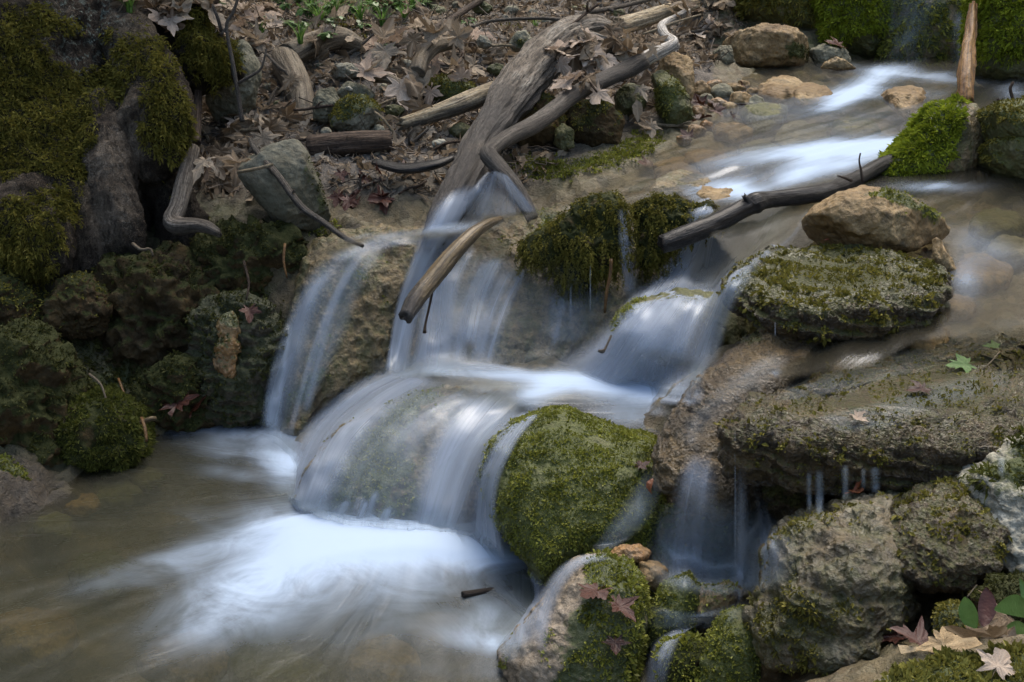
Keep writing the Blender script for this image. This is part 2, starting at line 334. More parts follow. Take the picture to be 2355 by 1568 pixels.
G = np.concatenate([G, [(-4,3,1.3),(-7,8,4.5),(-7,3,3.6),(0,9.5,2.6),(0,13,6.5),(-4,10,4.5),(5,11,5.5),(3.6,6.2,1.6),(6,5,3.6),(3.2,3.2,.95),(6,0,2.6),(9,3,6),(-10,0,6),(0,20,14),(10,14,13),(-11,14,13),(0,-3,.25),(-3,-3,.5),(3,-3,.8),(-2.2,1.5,.25),(-3,0,.6),(-.6,.6,-.15),(-.5,-1.2,-.2),(1.4,1.0,.35),(.6,1.2,.1),(0,.2,-.1),
      (-30,0,22),(30,0,22),(0,40,24),(0,-40,6),(-30,40,28),(30,40,28),(-30,-40,14),(30,-40,14),(0,-12,1.5)]])  # out-of-view ground; its steep valley sides are raised to block low sky light
GSC = 0.015
def rbf(P, vals, sm):
    D = np.sqrt(((P[:, None] - P[None]) ** 2).sum(-1) + GSC ** 2)
    n = len(P); A = np.zeros((n + 3, n + 3)); A[:n, :n] = -D + np.eye(n) * sm; A[:n, n] = 1; A[:n, n + 1:] = P; A[n, :n] = 1; A[n + 1:, :n] = P.T
    w = np.linalg.solve(A, np.concatenate([vals, [0, 0, 0]]))
    def f(Q):
        out = np.empty(len(Q))
        for k in range(0, len(Q), 40000):
            q = Q[k:k + 40000]; D = np.sqrt(((q[:, None] - P[None]) ** 2).sum(-1) + GSC ** 2)
            out[k:k + 40000] = -D @ w[:n] + w[n] + q @ w[n + 1:]
        return out
    return f
# keep only one point where two nearly coincide in plan
keep = []
for i in range(len(G)):
    if all((G[i, 0] - G[j, 0]) ** 2 + (G[i, 1] - G[j, 1]) ** 2 > 0.02 ** 2 for j in keep): keep.append(i)
G = G[keep]
ground_f = rbf(G[:, :2], G[:, 2], 0.01)
WP = np.array([pixz(*w) for w in WATER]); water_f = rbf(WP[:, :2], WP[:, 2], 0.004)
def axis(a, b, lo, hi, st):
    mid = list(np.arange(a, b, st)); up, x, s = [], mid[-1], st
    while x < hi: s *= 1.22; x += s; up.append(x)
    dn, x, s = [], a, st
    while x > lo: s *= 1.22; x -= s; dn.append(x)
    return np.array(dn[::-1] + mid + up)
gx = axis(-2.4, 2.4, -35, 35, .0125); gy = axis(1.6, 6.6, -40, 60, .0125)
XX, YY = np.meshgrid(gx, gy); Q = np.stack([XX.ravel(), YY.ravel()], 1)
Z = ground_f(Q)
V = np.stack([Q[:, 0], Q[:, 1], Z], 1); PX, PY, TT = proj(V); inf = TT > 0.5
bank = np.clip(sst(-PY + 470 - np.where(PX > 1150, (PX - 1150) * 0.5, 0), -40, 60), 0, 1) * inf; bank = np.where(inf, bank, 1.0)
bank = np.where((PX > 1640) & inf, bank * 0.2, bank)
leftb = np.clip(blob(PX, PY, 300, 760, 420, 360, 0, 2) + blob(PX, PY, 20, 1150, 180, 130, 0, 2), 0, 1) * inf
V[:, 2] += 0.020 * fbm(V * 7, 3) + 0.010 * fbm(V * 26, 3) + (0.012 + 0.02 * leftb) * ridged(V * 16, 2)
backw = blob(PX, PY, 2000, 20, 420, 150, 0, 2) * inf
V[:, 2] += backw * 0.03 * fbm(V * 12, 3)
nx, ny = len(gx), len(gy)
ii = np.arange((ny - 1) * nx).reshape(ny - 1, nx)[:, :-1].ravel(); F = np.stack([ii, ii + 1, ii + nx + 1, ii + nx], 1)
pool = sst(-V[:, 2], 0.0, 0.05) * sst(PY + .35 * (PX - 100) * (PX < 400), 930, 990)
shore = blob(PX, PY, 40, 1150, 150, 90, 0, 2) * inf
gm = np.clip(leftb * 0.8 + backw * 0.75 + 0.5 * blob(PX, PY, 1300, 370, 330, 45, -8) + 0.35 * blob(PX, PY, 800, 60, 200, 80) + .4 * (bank < .5) * (pool < .5), 0, 1) * (1 - shore)
k = NT('ground_soil_and_stone')
n1 = k.noise(9, 6, 0.65); n2 = k.noise(60, 5, 0.7); n3 = k.noise(200, 3, 0.7)
soil = k.ramp(n2, [(0.3, (0.04, 0.033, 0.027)), (0.55, (0.11, 0.094, 0.076)), (0.75, (0.20, 0.175, 0.145))])
ston = k.ramp(n1, [(0.32, (0.075, 0.055, 0.03)), (0.5, (0.165, 0.125, 0.072)), (0.68, (0.27, 0.215, 0.135))]); ston = k.mix(k.ramp(n2, [(0.35, 0.7), (0.6, 0.0)]), ston, (0.045, 0.036, 0.022))
peb = k.voro(34, k.n('ShaderNodeVectorMath', {0: k.pos(), 1: k.n('ShaderNodeVectorMath', {0: k.n('ShaderNodeTexNoise', {'Vector': k.pos(), 'Scale': 12.0}).outputs['Color'], 3: 0.06}, operation='SCALE').outputs[0]}, operation='ADD').outputs[0], 'Color')
pebv = k.n('ShaderNodeSeparateColor', {0: peb}).outputs[0]
ston = k.mix(0.55, ston, k.ramp(pebv, [(0.0, (0.035, 0.026, 0.014)), (0.4, (0.15, 0.11, 0.06)), (0.75, (0.27, 0.20, 0.11)), (1.0, (0.36, 0.31, 0.22))]))
ston = k.mix(1.0, ston, (0.62, 0.60, 0.52), 'MULTIPLY')
col = k.mix(k.attr('bank'), ston, soil)
pl = k.attr('pool'); col = k.mix(pl, col, k.ramp(n1, [(0.35, (0.03, 0.024, 0.012)), (0.52, (0.065, 0.05, 0.026)), (0.66, (0.14, 0.105, 0.055))]))
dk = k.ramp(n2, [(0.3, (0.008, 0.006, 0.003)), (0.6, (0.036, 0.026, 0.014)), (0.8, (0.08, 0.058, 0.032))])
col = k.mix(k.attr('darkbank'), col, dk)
mf = k.math('MULTIPLY', k.attr('moss'), k.ramp(n1, [(0.4, 0.2), (0.6, 1.0)]))
col = k.mix(mf, col, k.mix(n2, (0.014, 0.017, 0.005), (0.05, 0.06, 0.014)))
wet = k.math('MULTIPLY', k.math('SUBTRACT', 1.0, k.attr('bank')), 0.5)
GROUND_M = k.done(k.bsdf(col, k.math('SUBTRACT', 0.85, k.math('MULTIPLY', wet, 0.6)), k.bump(k.math('ADD', n2, k.math('MULTIPLY', n3, 0.4)), 0.9, 0.014), 0.4))
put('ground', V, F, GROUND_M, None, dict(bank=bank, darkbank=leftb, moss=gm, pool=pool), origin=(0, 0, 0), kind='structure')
near = (np.abs(V[:, 0]) < 3.2) & (V[:, 1] > 1.2) & (V[:, 1] < 9)
solid(V, F[near[F].all(1)])
GROUND = SOLID[0]

# ------------------------------------------------------------------ builders: rock, moss, tube, leaf
def outline_radius(poly, n=720):
    """largest distance from the middle to the outline, for n directions"""
    P = np.asarray(poly, float); d = []
    for i in range(len(P)):
        s = np.linspace(0, 1, 60, endpoint=False)[:, None]; d.append(P[i] * (1 - s) + P[(i + 1) % len(P)] * s)
    d = np.concatenate(d); a = np.arctan2(d[:, 1], d[:, 0]); r = np.hypot(d[:, 0], d[:, 1])
    bins = np.full(n, np.nan); idx = ((a + math.pi) / (2 * math.pi) * n).astype(int) % n
    for i, rr in zip(idx, r):
        if not bins[i] > rr: bins[i] = rr
    ok = ~np.isnan(bins); x = np.arange(n); xp = np.concatenate([x[ok] - n, x[ok], x[ok] + n]); fp = np.tile(bins[ok], 3)
    b = np.interp(x, xp, fp)
    kern = np.array([1, 2, 3, 2, 1.]) / 9; bb = np.concatenate([b[-8:], b, b[:8]]); b = np.convolve(bb, kern, 'same')[8:-8]
    return b
def rock_shape(poly, t=None, z=None, depth=0.1, e=(0.8, 0.8), lump=0.06, chisel=0, fine=0.004, ffreq=30, sub=6, seed=0, lean=0.0, strata=0.0, rag=0.02):
    """a solid stone whose silhouette in plan (z) or seen from the stream (t) follows a traced outline; depth = half thickness in metres"""
    rs = np.random.RandomState(seed + 11); P = np.asarray(poly, float)
    if z is not None: W = pixz(P[:, 0], P[:, 1], z)[:, :2]; A, B, D = np.array([1., 0, 0]), np.array([0, 1., 0]), np.array([0, 0, 1.])
    else:
        tt = t if np.ndim(t) else np.full(len(P), float(t)); c3 = pix(P[:, 0], P[:, 1], t); A = np.array([1., 0, 0]); B = np.array([0, SN, CS]); D = np.array([0, -CS, SN]); W = np.stack([c3 @ A, c3 @ B], 1)
    # area centroid
    x, y = W[:, 0], W[:, 1]; cr = x * np.roll(y, -1) - np.roll(x, -1) * y; ar = cr.sum() / 2
    c = np.array([((x + np.roll(x, -1)) * cr).sum(), ((y + np.roll(y, -1)) * cr).sum()]) / (6 * ar)
    rad = outline_radius(W - c)
    d, F = ico(sub); th = np.arctan2(d[:, 1], d[:, 0]); q = (th + math.pi) / (2 * math.pi) * len(rad)
    r = np.interp(q, np.arange(len(rad) + 1), np.append(rad, rad[0]))
    ct = np.stack([np.cos(th), np.sin(th), 0 * th + seed], 1); r = r * (1 + rag * (fbm(ct * 3.1, 2) + .8 * ridged(ct * 6.3, 2) - .4))
    cp = np.hypot(d[:, 0], d[:, 1]); sp = d[:, 2]
    rr = r * cp ** e[0]; dz = depth * np.sign(sp) * np.abs(sp) ** e[1]
    L = np.stack([rr * np.cos(th), rr * np.sin(th), dz], 1)
    S = float(np.mean(rad))
    for i in range(chisel):
        n = rs.normal(size=3); n[2] = abs(n[2]) * 1.0 + 0.25; n /= np.linalg.norm(n)
        h = (L @ n); off = np.quantile(h, 0.90 + 0.06 * rs.rand()); ex = np.clip(h - off, 0, None); L -= ex[:, None] * n * 0.92
    if z is not None: O = np.array([c[0], c[1], z - depth])
    else:
        # middle of the outline at depth t
        px0 = P[:, 0].mean(); O = None
        f = np.array([0, CS, -SN]); O = np.array([0, 0, CAM_Z]) + f * float(np.mean(t)); O = O + A * (c[0] - O @ A) + B * (c[1] - O @ B)
    V = O + L[:, :1] * A + L[:, 1:2] * B + L[:, 2:] * D
    if lean: V = np.array([0, 0, CAM_Z]) + (V - np.array([0, 0, CAM_Z])) * (1 + lean * L[:, 1:2] / float(np.mean(t)))
    N = vnormals(V, F); so = seed * 3.17
    disp = S * lump * (fbm(V / S * 1.3 + so, 3) + 0.55 * ridged(V / S * 2.6 + so, 3)) + fine * (fbm(V * ffreq + so, 4, 0.6) + 0.6 * ridged(V * ffreq * 0.6 + so, 2))
    if strata:
        s = V[:, 2] + 0.012 * fbm(V * 9 + so, 2) + .15 * V[:, 0]; q = (s * 38) % 1; disp = disp + strata * (sst(q, 0, .8) - sst(q, .8, 1.0) - .45) * (.6 + .8 * np.clip(.5 + fbm(V * 14 + so, 2), 0, 1))
    V = V + N * disp[:, None]
    return V, F
def rock(label, poly, mat, moss=None, name='boulder', cat='rock', group=None, solidify=True, mossf=None, **kw):
    V, F = rock_shape(poly, **kw)
    m = mossf(V, vnormals(V, F)) if mossf else np.zeros(len(V))
    o = put(name, V, F, mat, None, dict(moss=m)); o['label'] = label; o['category'] = cat
    if group: o['group'] = group
    if solidify: solid(V, F)
    if moss: scatter_moss(o, V, F, m, **moss)
    return o
def sample(V, F, w, n, rs):
    """n points on the triangles of F, weighted by w per corner"""
    T = tri(F); a, b, c = V[T[:, 0]], V[T[:, 1]], V[T[:, 2]]; nn = np.cross(b - a, c - a); ar = np.linalg.norm(nn, axis=1) / 2
    ww = ar * w[T].mean(1)
    if ww.sum() <= 0: return np.zeros((0, 3)), np.zeros((0, 3)), 0
    i = rs.choice(len(T), n, p=ww / ww.sum()); u, v = rs.rand(n), rs.rand(n); s = u + v > 1; u[s] = 1 - u[s]; v[s] = 1 - v[s]
    P = a[i] + (b - a)[i] * u[:, None] + (c - a)[i] * v[:, None]
    return P, nn[i] / (np.linalg.norm(nn[i], axis=1)[:, None] + 1e-12), ww.sum()
def unit(v): return v / (np.linalg.norm(v, axis=-1, keepdims=True) + 1e-12)
def moss_leaves(P, N, ln, wd, rs, spread=0.9, grav=0.25, fold=0.3):
    n = len(P); t = unit(rs.normal(size=(n, 3))); D = unit(N * (0.5 + 0.7 * rs.rand(n, 1)) + t * spread + np.array([0, 0, -grav]))
    side = unit(np.cross(D, N + 0.4 * rs.normal(size=(n, 3)))); L = ln * (0.5 + rs.rand(n, 1)); Wd = wd * (0.6 + 0.8 * rs.rand(n, 1))
    up = np.cross(side, D); m = P + D * L * 0.5
    base = P - N * 0.002; tip = P + D * L + np.array([0, 0, -1.]) * L * grav * 0.6
    V = np.stack([base, m + side * Wd + up * Wd * fold, tip, m - side * Wd + up * Wd * fold], 1).reshape(-1, 3)
    i = np.arange(n)[:, None] * 4; F = np.concatenate([i + [0, 1, 2], i + [0, 2, 3]], 1).reshape(-1, 3)
    return V, F
def scatter_moss(parent, V, F, w, mat=None, dens=60000, ln=0.009, wd=0.0022, spread=0.9, grav=0.25, seed=1, strands=0, sl=0.05, thr=0.35, clump=45, camp=.35, name='moss'):
    rs = np.random.RandomState(seed); ww = sst(w + camp * fbm(V * clump, 3), thr, thr + 0.3)
    T = tri(F); ar = np.linalg.norm(np.cross(V[T[:, 1]] - V[T[:, 0]], V[T[:, 2]] - V[T[:, 0]]), axis=1) / 2
    cen = V[T].mean(1); nr = np.cross(V[T[:, 1]] - V[T[:, 0]], V[T[:, 2]] - V[T[:, 0]]); face = ((np.array([0, 0, CAM_Z]) - cen) * nr).sum(1) > -0.3 * np.linalg.norm(nr, axis=1)
    wv = ww[T].mean(1) * face; area = (ar * wv).sum(); n = int(min(area * dens, 100000))
    if n < 10: return None
    i = rs.choice(len(T), n, p=ar * wv / area); u, v = rs.rand(n), rs.rand(n); s = u + v > 1; u[s] = 1 - u[s]; v[s] = 1 - v[s]
    a, b, c = V[T[i, 0]], V[T[i, 1]], V[T[i, 2]]; P = a + (b - a) * u[:, None] + (c - a) * v[:, None]; N = unit(nr[i])
    lm = 0.6 + 0.9 * np.clip(0.5 + fbm(P * 30, 2), 0, 1)[:, None]
    MV, MF = moss_leaves(P, N, ln * lm, wd * lm, rs, spread, grav)
    if strands:
        j = rs.choice(n, strands); SV, SF, k0 = [], [], len(MV)
        for q in j:
            L = sl * (0.4 + rs.rand()); m = 7; p = P[q] + N[q] * 0.004; dr = unit(N[q] * 0.5 + rs.normal(size=3) * 0.3); pts = []
            for s in range(m):
                pts.append(p.copy()); dr = unit(dr + np.array([0, 0, -0.55])); p = p + dr * L / m
            pts = np.array(pts); NN = np.repeat(unit(np.array([[0, -1, .3]]) + 0 * pts), 1, 0)
            for rep in range(4):
                v2, f2 = moss_leaves(pts, NN + 0.6 * rs.normal(size=pts.shape), ln * 0.8, wd, rs, 1.0, 0.5); SV.append(v2); SF.append(f2 + k0); k0 += len(v2)
        MV = np.concatenate([MV] + SV); MF = np.concatenate([MF] + SF)
    o = put(name, MV, MF, mat or MOSS_GREEN, parent, smooth=False); o['kind'] = 'stuff'
    return o
def top_moss(lo=0.1, hi=0.7, amp=1.0, f=14, seed=0, extra=None):
    def fn(V, N):
        m = amp * sst(N[:, 2] + 0.5 * fbm(V * f + seed, 3), lo, hi)
        if extra is not None:
            px, py, t = proj(V); m = np.clip(m + extra(px, py), 0, 1)
        return m
    return fn
def px_moss(fn, f=16, amp=0.5):
    def g(V, N):
        px, py, t = proj(V); return np.clip(fn(px, py) + amp * (fbm(V * f, 3)) * (fn(px, py) > 0.02), 0, 1)
    return g
def tube_mesh(P, R, seg=16, rings=None, groove=0.0, gn=9, knots=0.0, seed=0, jag=0.0, flat=1.0, bumps=0.0, taper_end=None):
    """limb through points P with radii R (metres); returns verts, faces, gu, gv"""
    P = np.asarray(P, float); R = np.asarray(R, float); L = np.linalg.norm(np.diff(P, axis=0), axis=1).sum()
    n = rings or max(8, int(L / 0.012)); C = catmull(P, n); r = np.clip(catmull(np.stack([R, R, R], 1), n)[:, 0], R.min() * .4, None)
    Tn = unit(np.gradient(C, axis=0)); ref = np.array([0, 0, 1.]) if abs(Tn[0][2]) < 0.9 else np.array([1., 0, 0])
    nrm = unit(np.cross(Tn[0], ref)); Ns = []
    for i in range(n):
        nrm = unit(nrm - Tn[i] * nrm.dot(Tn[i])); Ns.append(nrm)
    Ns = np.array(Ns); Bs = np.cross(Tn, Ns); s = np.concatenate([[0], np.cumsum(np.linalg.norm(np.diff(C, axis=0), axis=1))])
    a = np.linspace(0, 2 * math.pi, seg, endpoint=False); ca, sa = np.cos(a), np.sin(a)
    gu = np.tile(a, n); gv = np.repeat(s, seg); rr = np.repeat(r, seg)
    q = np.stack([np.cos(gu) * gn / 6, np.sin(gu) * gn / 6, gv * 3.0], 1) + seed * 2.3
    k = 1 + 0.16 * knots * fbm(np.stack([np.cos(gu), np.sin(gu), gv * 9], 1) + seed, 3)
    if groove: k = k + groove * (ridged(q, 3) - 0.5) * 0.5 + groove * 0.4 * pn(q * np.array([2.6, 2.6, 1.0]))
    if bumps: k = k + bumps * fbm(np.stack([np.cos(gu) * 3, np.sin(gu) * 3, gv * 60], 1) + seed, 2)
    rr = rr * k; V = np.repeat(C, seg, 0) + np.repeat(Ns, seg, 0) * (rr * np.cos(gu))[:, None] + np.repeat(Bs, seg, 0) * (rr * np.sin(gu) * flat)[:, None]
    if jag:
        rs = np.random.RandomState(seed + 3)
        for end, sg in ((0, -1), (n - 1, 1)):
            j = jag * np.repeat(rs.rand(max(1, seg // 2)), 2)[:seg]; j = np.resize(j, seg); V[end * seg:(end + 1) * seg] += Tn[end] * sg * j[:, None]
    i = np.arange((n - 1) * seg).reshape(n - 1, seg); j = np.roll(i, -1, 1); F = np.stack([i.ravel(), j.ravel(), (j + seg).ravel(), (i + seg).ravel()], 1)
    F = tri(F); c0, c1 = len(V), len(V) + 1; V = np.concatenate([V, [C[0] + Tn[0] * 0.003, C[-1] - Tn[-1] * 0.003]])
    e0 = np.arange(seg); F = np.concatenate([F, np.stack([np.roll(e0, -1), e0, np.full(seg, c0)], 1), np.stack([e0 + (n - 1) * seg, np.roll(e0, -1) + (n - 1) * seg, np.full(seg, c1)], 1)])
    return V, F, np.append(gu, [0, 0]), np.append(gv, [0, s[-1]])
def limb(pts, **kw):
    """pts: (px, py, t, radius in photo units)"""
    p = np.array(pts, float); return tube_mesh(pix(p[:, 0], p[:, 1], p[:, 2]), p[:, 3] * K * p[:, 2], **kw)
def join(parts):
    Vs, Fs, A, n = [], [], [], 0
    for V, F, *a in parts: Vs.append(V); Fs.append(tri(F) + n); n += len(V); A.append(a)
    return (np.concatenate(Vs), np.concatenate(Fs)) + tuple(np.concatenate([x[i] for x in A]) for i in range(len(A[0])))
def stick(name, label, cat, branches, mat, wetf=None, group=None, solidify=True, **kw):
    ms = []
    for i, b in enumerate(branches):
        k2 = dict(kw); 
        if i: k2['seed'] = k2.get('seed', 0) + i
        ms.append(limb(b, **k2))
    V, F, gu, gv = join(ms); px, py, t = proj(V)
    o = put(name, V, F, mat, None, dict(gu=gu, gv=gv, wet=np.broadcast_to(wetf(px, py, V), (len(V),)) if wetf else np.zeros(len(V))))
    o['label'] = label; o['category'] = cat
    if group: o['group'] = group
    if solidify: solid(V, F)
    return o
# ------------------------------------------------------------------ the old tree on the left bank
def build_tree():
    parts = []
    def T(pts, seg=28): parts.append(limb(pts, seg=seg)[:2])
    T([(-60,-900,4.75,330),(-40,-300,4.4,300),(-30,0,4.28,300),(-20,200,4.22,315),(0,380,4.2,330),(30,520,4.15,330),(40,700,4.15,300)], 40)
    T([(250,-40,4.25,40),(270,60,4.15,50),(320,130,4.06,62),(352,200,4.0,72),(358,280,3.97,72),(345,340,3.97,60),(330,390,4.0,45)])      # bole on the right flank
    T([(215,250,3.98,60),(240,330,3.93,62),(258,400,3.90,52),(268,470,3.88,45),(285,540,3.88,36),(310,600,3.9,24),(330,640,3.93,12)])      # grey root
    T([(300,255,3.93,50),(318,270,3.92,46)])
    T([(120,400,3.98,80),(160,480,3.9,78),(200,560,3.9,60),(240,620,3.92,40)])
    T([(20,440,3.85,80),(60,500,3.78,82),(95,570,3.75,70),(100,630,3.76,42)])
    T([(340,380,4.08,55),(390,450,4.08,50),(420,540,4.08,50),(440,640,4.1,40)])
    T([(-60,300,3.95,120),(40,350,3.93,100),(150,360,3.95,80)])
    V = np.concatenate([p[0] for p in parts]); F = []; n = 0
    for v, f in parts: F.append(f + n); n += len(v)
    me = new_mesh('trunk', V, np.concatenate(F)); o = bpy.data.objects.new('trunk', me); COL.objects.link(o)
    m = o.modifiers.new('r', 'REMESH'); m.mode = 'VOXEL'; m.voxel_size = 0.0095
    dg = bpy.context.evaluated_depsgraph_get(); ev = o.evaluated_get(dg); e2 = bpy.data.meshes.new_from_object(ev)
    V = np.empty(len(e2.vertices) * 3); e2.vertices.foreach_get('co', V); V = V.reshape(-1, 3)
    F = np.array([list(p.vertices) if len(p.vertices) == 4 else list(p.vertices) + [p.vertices[2]] for p in e2.polygons])
    bpy.data.objects.remove(o); bpy.data.meshes.remove(me); bpy.data.meshes.remove(e2)
    F = tri(F); F = F[(F[:, 0] != F[:, 1]) & (F[:, 1] != F[:, 2]) & (F[:, 0] != F[:, 2])]
    for it in range(2):        # relax the voxel steps
        S = np.zeros_like(V); c = np.zeros(len(V))
        for a, b in ((0, 1), (1, 2), (2, 0)):
            np.add.at(S, F[:, a], V[F[:, b]]); np.add.at(c, F[:, a], 1); np.add.at(S, F[:, b], V[F[:, a]]); np.add.at(c, F[:, b], 1)
        V = 0.4 * V + 0.6 * S / c[:, None]
    N = vnormals(V, F); px, py, t = proj(V)
    barky = blob(px, py, 190, 60, 130, 170, 0, 2)
    st = V * np.array([1, 1, .3]); d = 0.02 * fbm(V * 7, 3) + 0.010 * ridged(st * 22, 3) + 0.006 * fbm(V * 50, 3) + barky * (0.012 * ridged(V * np.array([26, 26, 9]), 2))
    rootg = blob(px, py, 255, 430, 75, 170, 10, 2)
    d = d * (1 - 0.5 * rootg) + rootg * 0.006 * ridged(V * np.array([40, 40, 6]), 2)
    V = V + N * d[:, None]; N = vnormals(V, F)
    P1 = [(-40,120),(60,60),(110,140),(170,170),(215,230),(225,330),(190,370),(200,420),(150,415),(80,400),(-40,420)]
    w = inpoly(px, py, P1) * 0.9
    w = np.maximum(w, 0.85 * blob(px, py, 60, 60, 70, 40)); w = np.maximum(w, 0.9 * blob(px, py, 370, 270, 55, 90, 0, 2) * (px > 325)); w = np.maximum(w, 0.75 * blob(px, py, 330, 130, 70, 40, 30))
    w = np.maximum(w, 0.85 * blob(px, py, 260, 190, 55, 50)); w = np.maximum(w, 0.9 * blob(px, py, 60, 560, 70, 100, 0, 2)); w = np.maximum(w, 0.7 * blob(px, py, 150, 470, 60, 50))
    w = w * (1 - 0.9 * blob(px, py, 308, 255, 28, 40, 0, 2)) * (1 - .9 * rootg)
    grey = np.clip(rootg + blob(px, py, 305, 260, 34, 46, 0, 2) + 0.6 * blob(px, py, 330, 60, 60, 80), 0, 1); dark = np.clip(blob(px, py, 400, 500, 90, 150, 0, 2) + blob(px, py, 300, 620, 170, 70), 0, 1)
    r = root('old_tree', (float(pix(60, 600, 4.2)[0]), float(pix(60, 600, 4.2)[1]), 0.4), 'big old mossy tree with knobbly roots on the dark left bank', 'tree')
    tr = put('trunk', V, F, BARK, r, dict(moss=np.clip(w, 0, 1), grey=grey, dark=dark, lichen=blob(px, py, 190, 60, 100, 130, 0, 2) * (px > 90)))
    solid(V, F)
    w2 = np.clip(w + 0.10 * (1 - rootg) * (1 - grey), 0, 1)
    scatter_moss(tr, V, F, w2, MOSS_OLIVE, 95000, 0.013, 0.0019, 1.0, 0.35, 5, strands=260, sl=0.05, thr=0.30, clump=18)
    # the crown, above the picture: limbs and leaf clumps that shade the left bank
    br = []; rs = np.random.RandomState(4); tip = []
    b0 = pix(-60, -900, 4.75)
    for i in range(11):
        a = rs.rand() * 6.28; L = 1.0 + 0.9 * rs.rand(); q = [b0 + np.array([0, 0, -0.15 + 0.02 * i])]
        for s in range(1, 5): q.append(q[0] + np.array([math.cos(a) * L * s / 4, math.sin(a) * L * s / 4 * .8, 0.35 * s / 4 + 0.3 * (s / 4) ** 2]) + rs.normal(size=3) * 0.05)
        br.append(tube_mesh(q, [.09, .07, .05, .03, .012], seg=10, rings=24)[:2]); tip += q[2:]
    br.append(tube_mesh([b0 + np.array([0, 0, -.3]), b0 + np.array([0, 0, .6]), b0 + np.array([0.1, .1, 1.4])], [.36, .3, .12], seg=20, rings=20)[:2]); tip.append(br[-1][0].mean(0) + np.array([0, 0, .8]))
    V, F = join([b + (np.zeros(len(b[0])),) for b in br])[:2]
    put('limb', V, F, BARK, r, dict(moss=np.zeros(len(V)), grey=np.zeros(len(V)), dark=np.zeros(len(V)), lichen=np.zeros(len(V))))
    P = np.concatenate([np.array(p) + rs.normal(size=(90, 3)) * np.array([.28, .28, .2]) for p in tip]); P = P[P[:, 2] > 2.05]
    MV, MF = moss_leaves(P, unit(rs.normal(size=P.shape) + [0, 0, 1.]), 0.10, 0.035, rs, 0.7, 0.1, 0.15)
    c = put('crown', MV, MF, GREENL, r, dict(vein=np.zeros(len(MV)))); c['kind'] = 'stuff'
build_tree()

# ------------------------------------------------------------------ stones and boulders
md = dict(mat=MOSS_DARK, dens=42000, ln=0.008, wd=0.002); mg = dict(mat=MOSS_GREEN, dens=75000, ln=0.0085, wd=0.0022); mb = dict(mat=MOSS_BRIGHT, dens=85000, ln=0.013, wd=0.0026)
mo = dict(mat=MOSS_OLIVE, dens=60000, ln=0.010, wd=0.0022); mc = dict(mat=MOSS_BROWN, dens=30000, ln=0.007, wd=0.0022, spread=1.2)
full = lambda V, N: np.clip(0.8 + 0.5 * fbm(V * 12, 3), 0, 1)
# left bank
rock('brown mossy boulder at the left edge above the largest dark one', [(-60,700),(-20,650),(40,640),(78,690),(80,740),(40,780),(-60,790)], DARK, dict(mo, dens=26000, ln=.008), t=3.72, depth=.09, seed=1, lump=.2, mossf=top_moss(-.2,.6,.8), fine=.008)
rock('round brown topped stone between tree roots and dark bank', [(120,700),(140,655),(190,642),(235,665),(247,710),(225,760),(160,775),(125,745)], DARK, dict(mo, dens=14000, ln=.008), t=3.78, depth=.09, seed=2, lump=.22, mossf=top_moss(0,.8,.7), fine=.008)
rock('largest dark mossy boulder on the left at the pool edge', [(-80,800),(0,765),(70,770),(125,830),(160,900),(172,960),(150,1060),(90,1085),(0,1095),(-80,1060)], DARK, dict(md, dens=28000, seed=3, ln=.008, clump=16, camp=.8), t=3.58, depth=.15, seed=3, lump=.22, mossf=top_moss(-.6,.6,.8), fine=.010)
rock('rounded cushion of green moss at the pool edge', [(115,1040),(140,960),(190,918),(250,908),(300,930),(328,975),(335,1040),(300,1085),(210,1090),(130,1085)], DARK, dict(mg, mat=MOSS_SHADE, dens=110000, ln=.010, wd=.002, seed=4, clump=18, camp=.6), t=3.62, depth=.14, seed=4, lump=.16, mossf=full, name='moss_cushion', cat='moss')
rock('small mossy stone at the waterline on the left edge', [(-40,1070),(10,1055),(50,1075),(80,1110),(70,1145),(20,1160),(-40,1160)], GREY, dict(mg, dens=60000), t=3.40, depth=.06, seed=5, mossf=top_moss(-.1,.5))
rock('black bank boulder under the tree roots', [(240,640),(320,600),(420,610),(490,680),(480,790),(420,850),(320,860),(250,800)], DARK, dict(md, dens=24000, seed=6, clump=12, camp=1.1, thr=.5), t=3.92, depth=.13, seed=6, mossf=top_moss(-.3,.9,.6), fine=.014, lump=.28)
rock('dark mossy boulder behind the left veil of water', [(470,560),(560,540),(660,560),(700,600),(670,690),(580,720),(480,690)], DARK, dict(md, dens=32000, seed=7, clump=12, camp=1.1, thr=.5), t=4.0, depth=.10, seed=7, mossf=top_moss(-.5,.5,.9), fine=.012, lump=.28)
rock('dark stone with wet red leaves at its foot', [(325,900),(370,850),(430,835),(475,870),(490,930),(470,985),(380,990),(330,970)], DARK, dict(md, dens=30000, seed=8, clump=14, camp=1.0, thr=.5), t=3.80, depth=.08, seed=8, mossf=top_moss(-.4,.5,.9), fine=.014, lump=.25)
ORS = rock_mat('orange_streaked_dark_stone', [(0.02, 0.017, 0.010), (0.06, 0.048, 0.028), (0.13, 0.095, 0.052)], 0.6, 0.12, scale=20, moss=(.03,.036,.01))
rock('wet dark rock with an orange seam left of the cascade', [(450,760),(480,700),(540,685),(600,710),(640,760),(645,850),(640,985),(560,990),(490,975),(470,880)], ORS, dict(md, dens=30000, seed=9, clump=14, camp=1.0, thr=.5), t=3.82, depth=.08, seed=9, mossf=top_moss(-.6,.5,.85), fine=.014, lump=.14, strata=.01)
rock('rusty orange seam stone in the wet dark rock', [(508,735),(535,715),(548,760),(545,830),(540,880),(520,885),(505,840),(500,780)], ORANGE, dict(md, dens=25000, seed=9), t=3.74, depth=.03, seed=10, mossf=top_moss(-.6,.9,.6), fine=.008, name='stone', cat='stone')
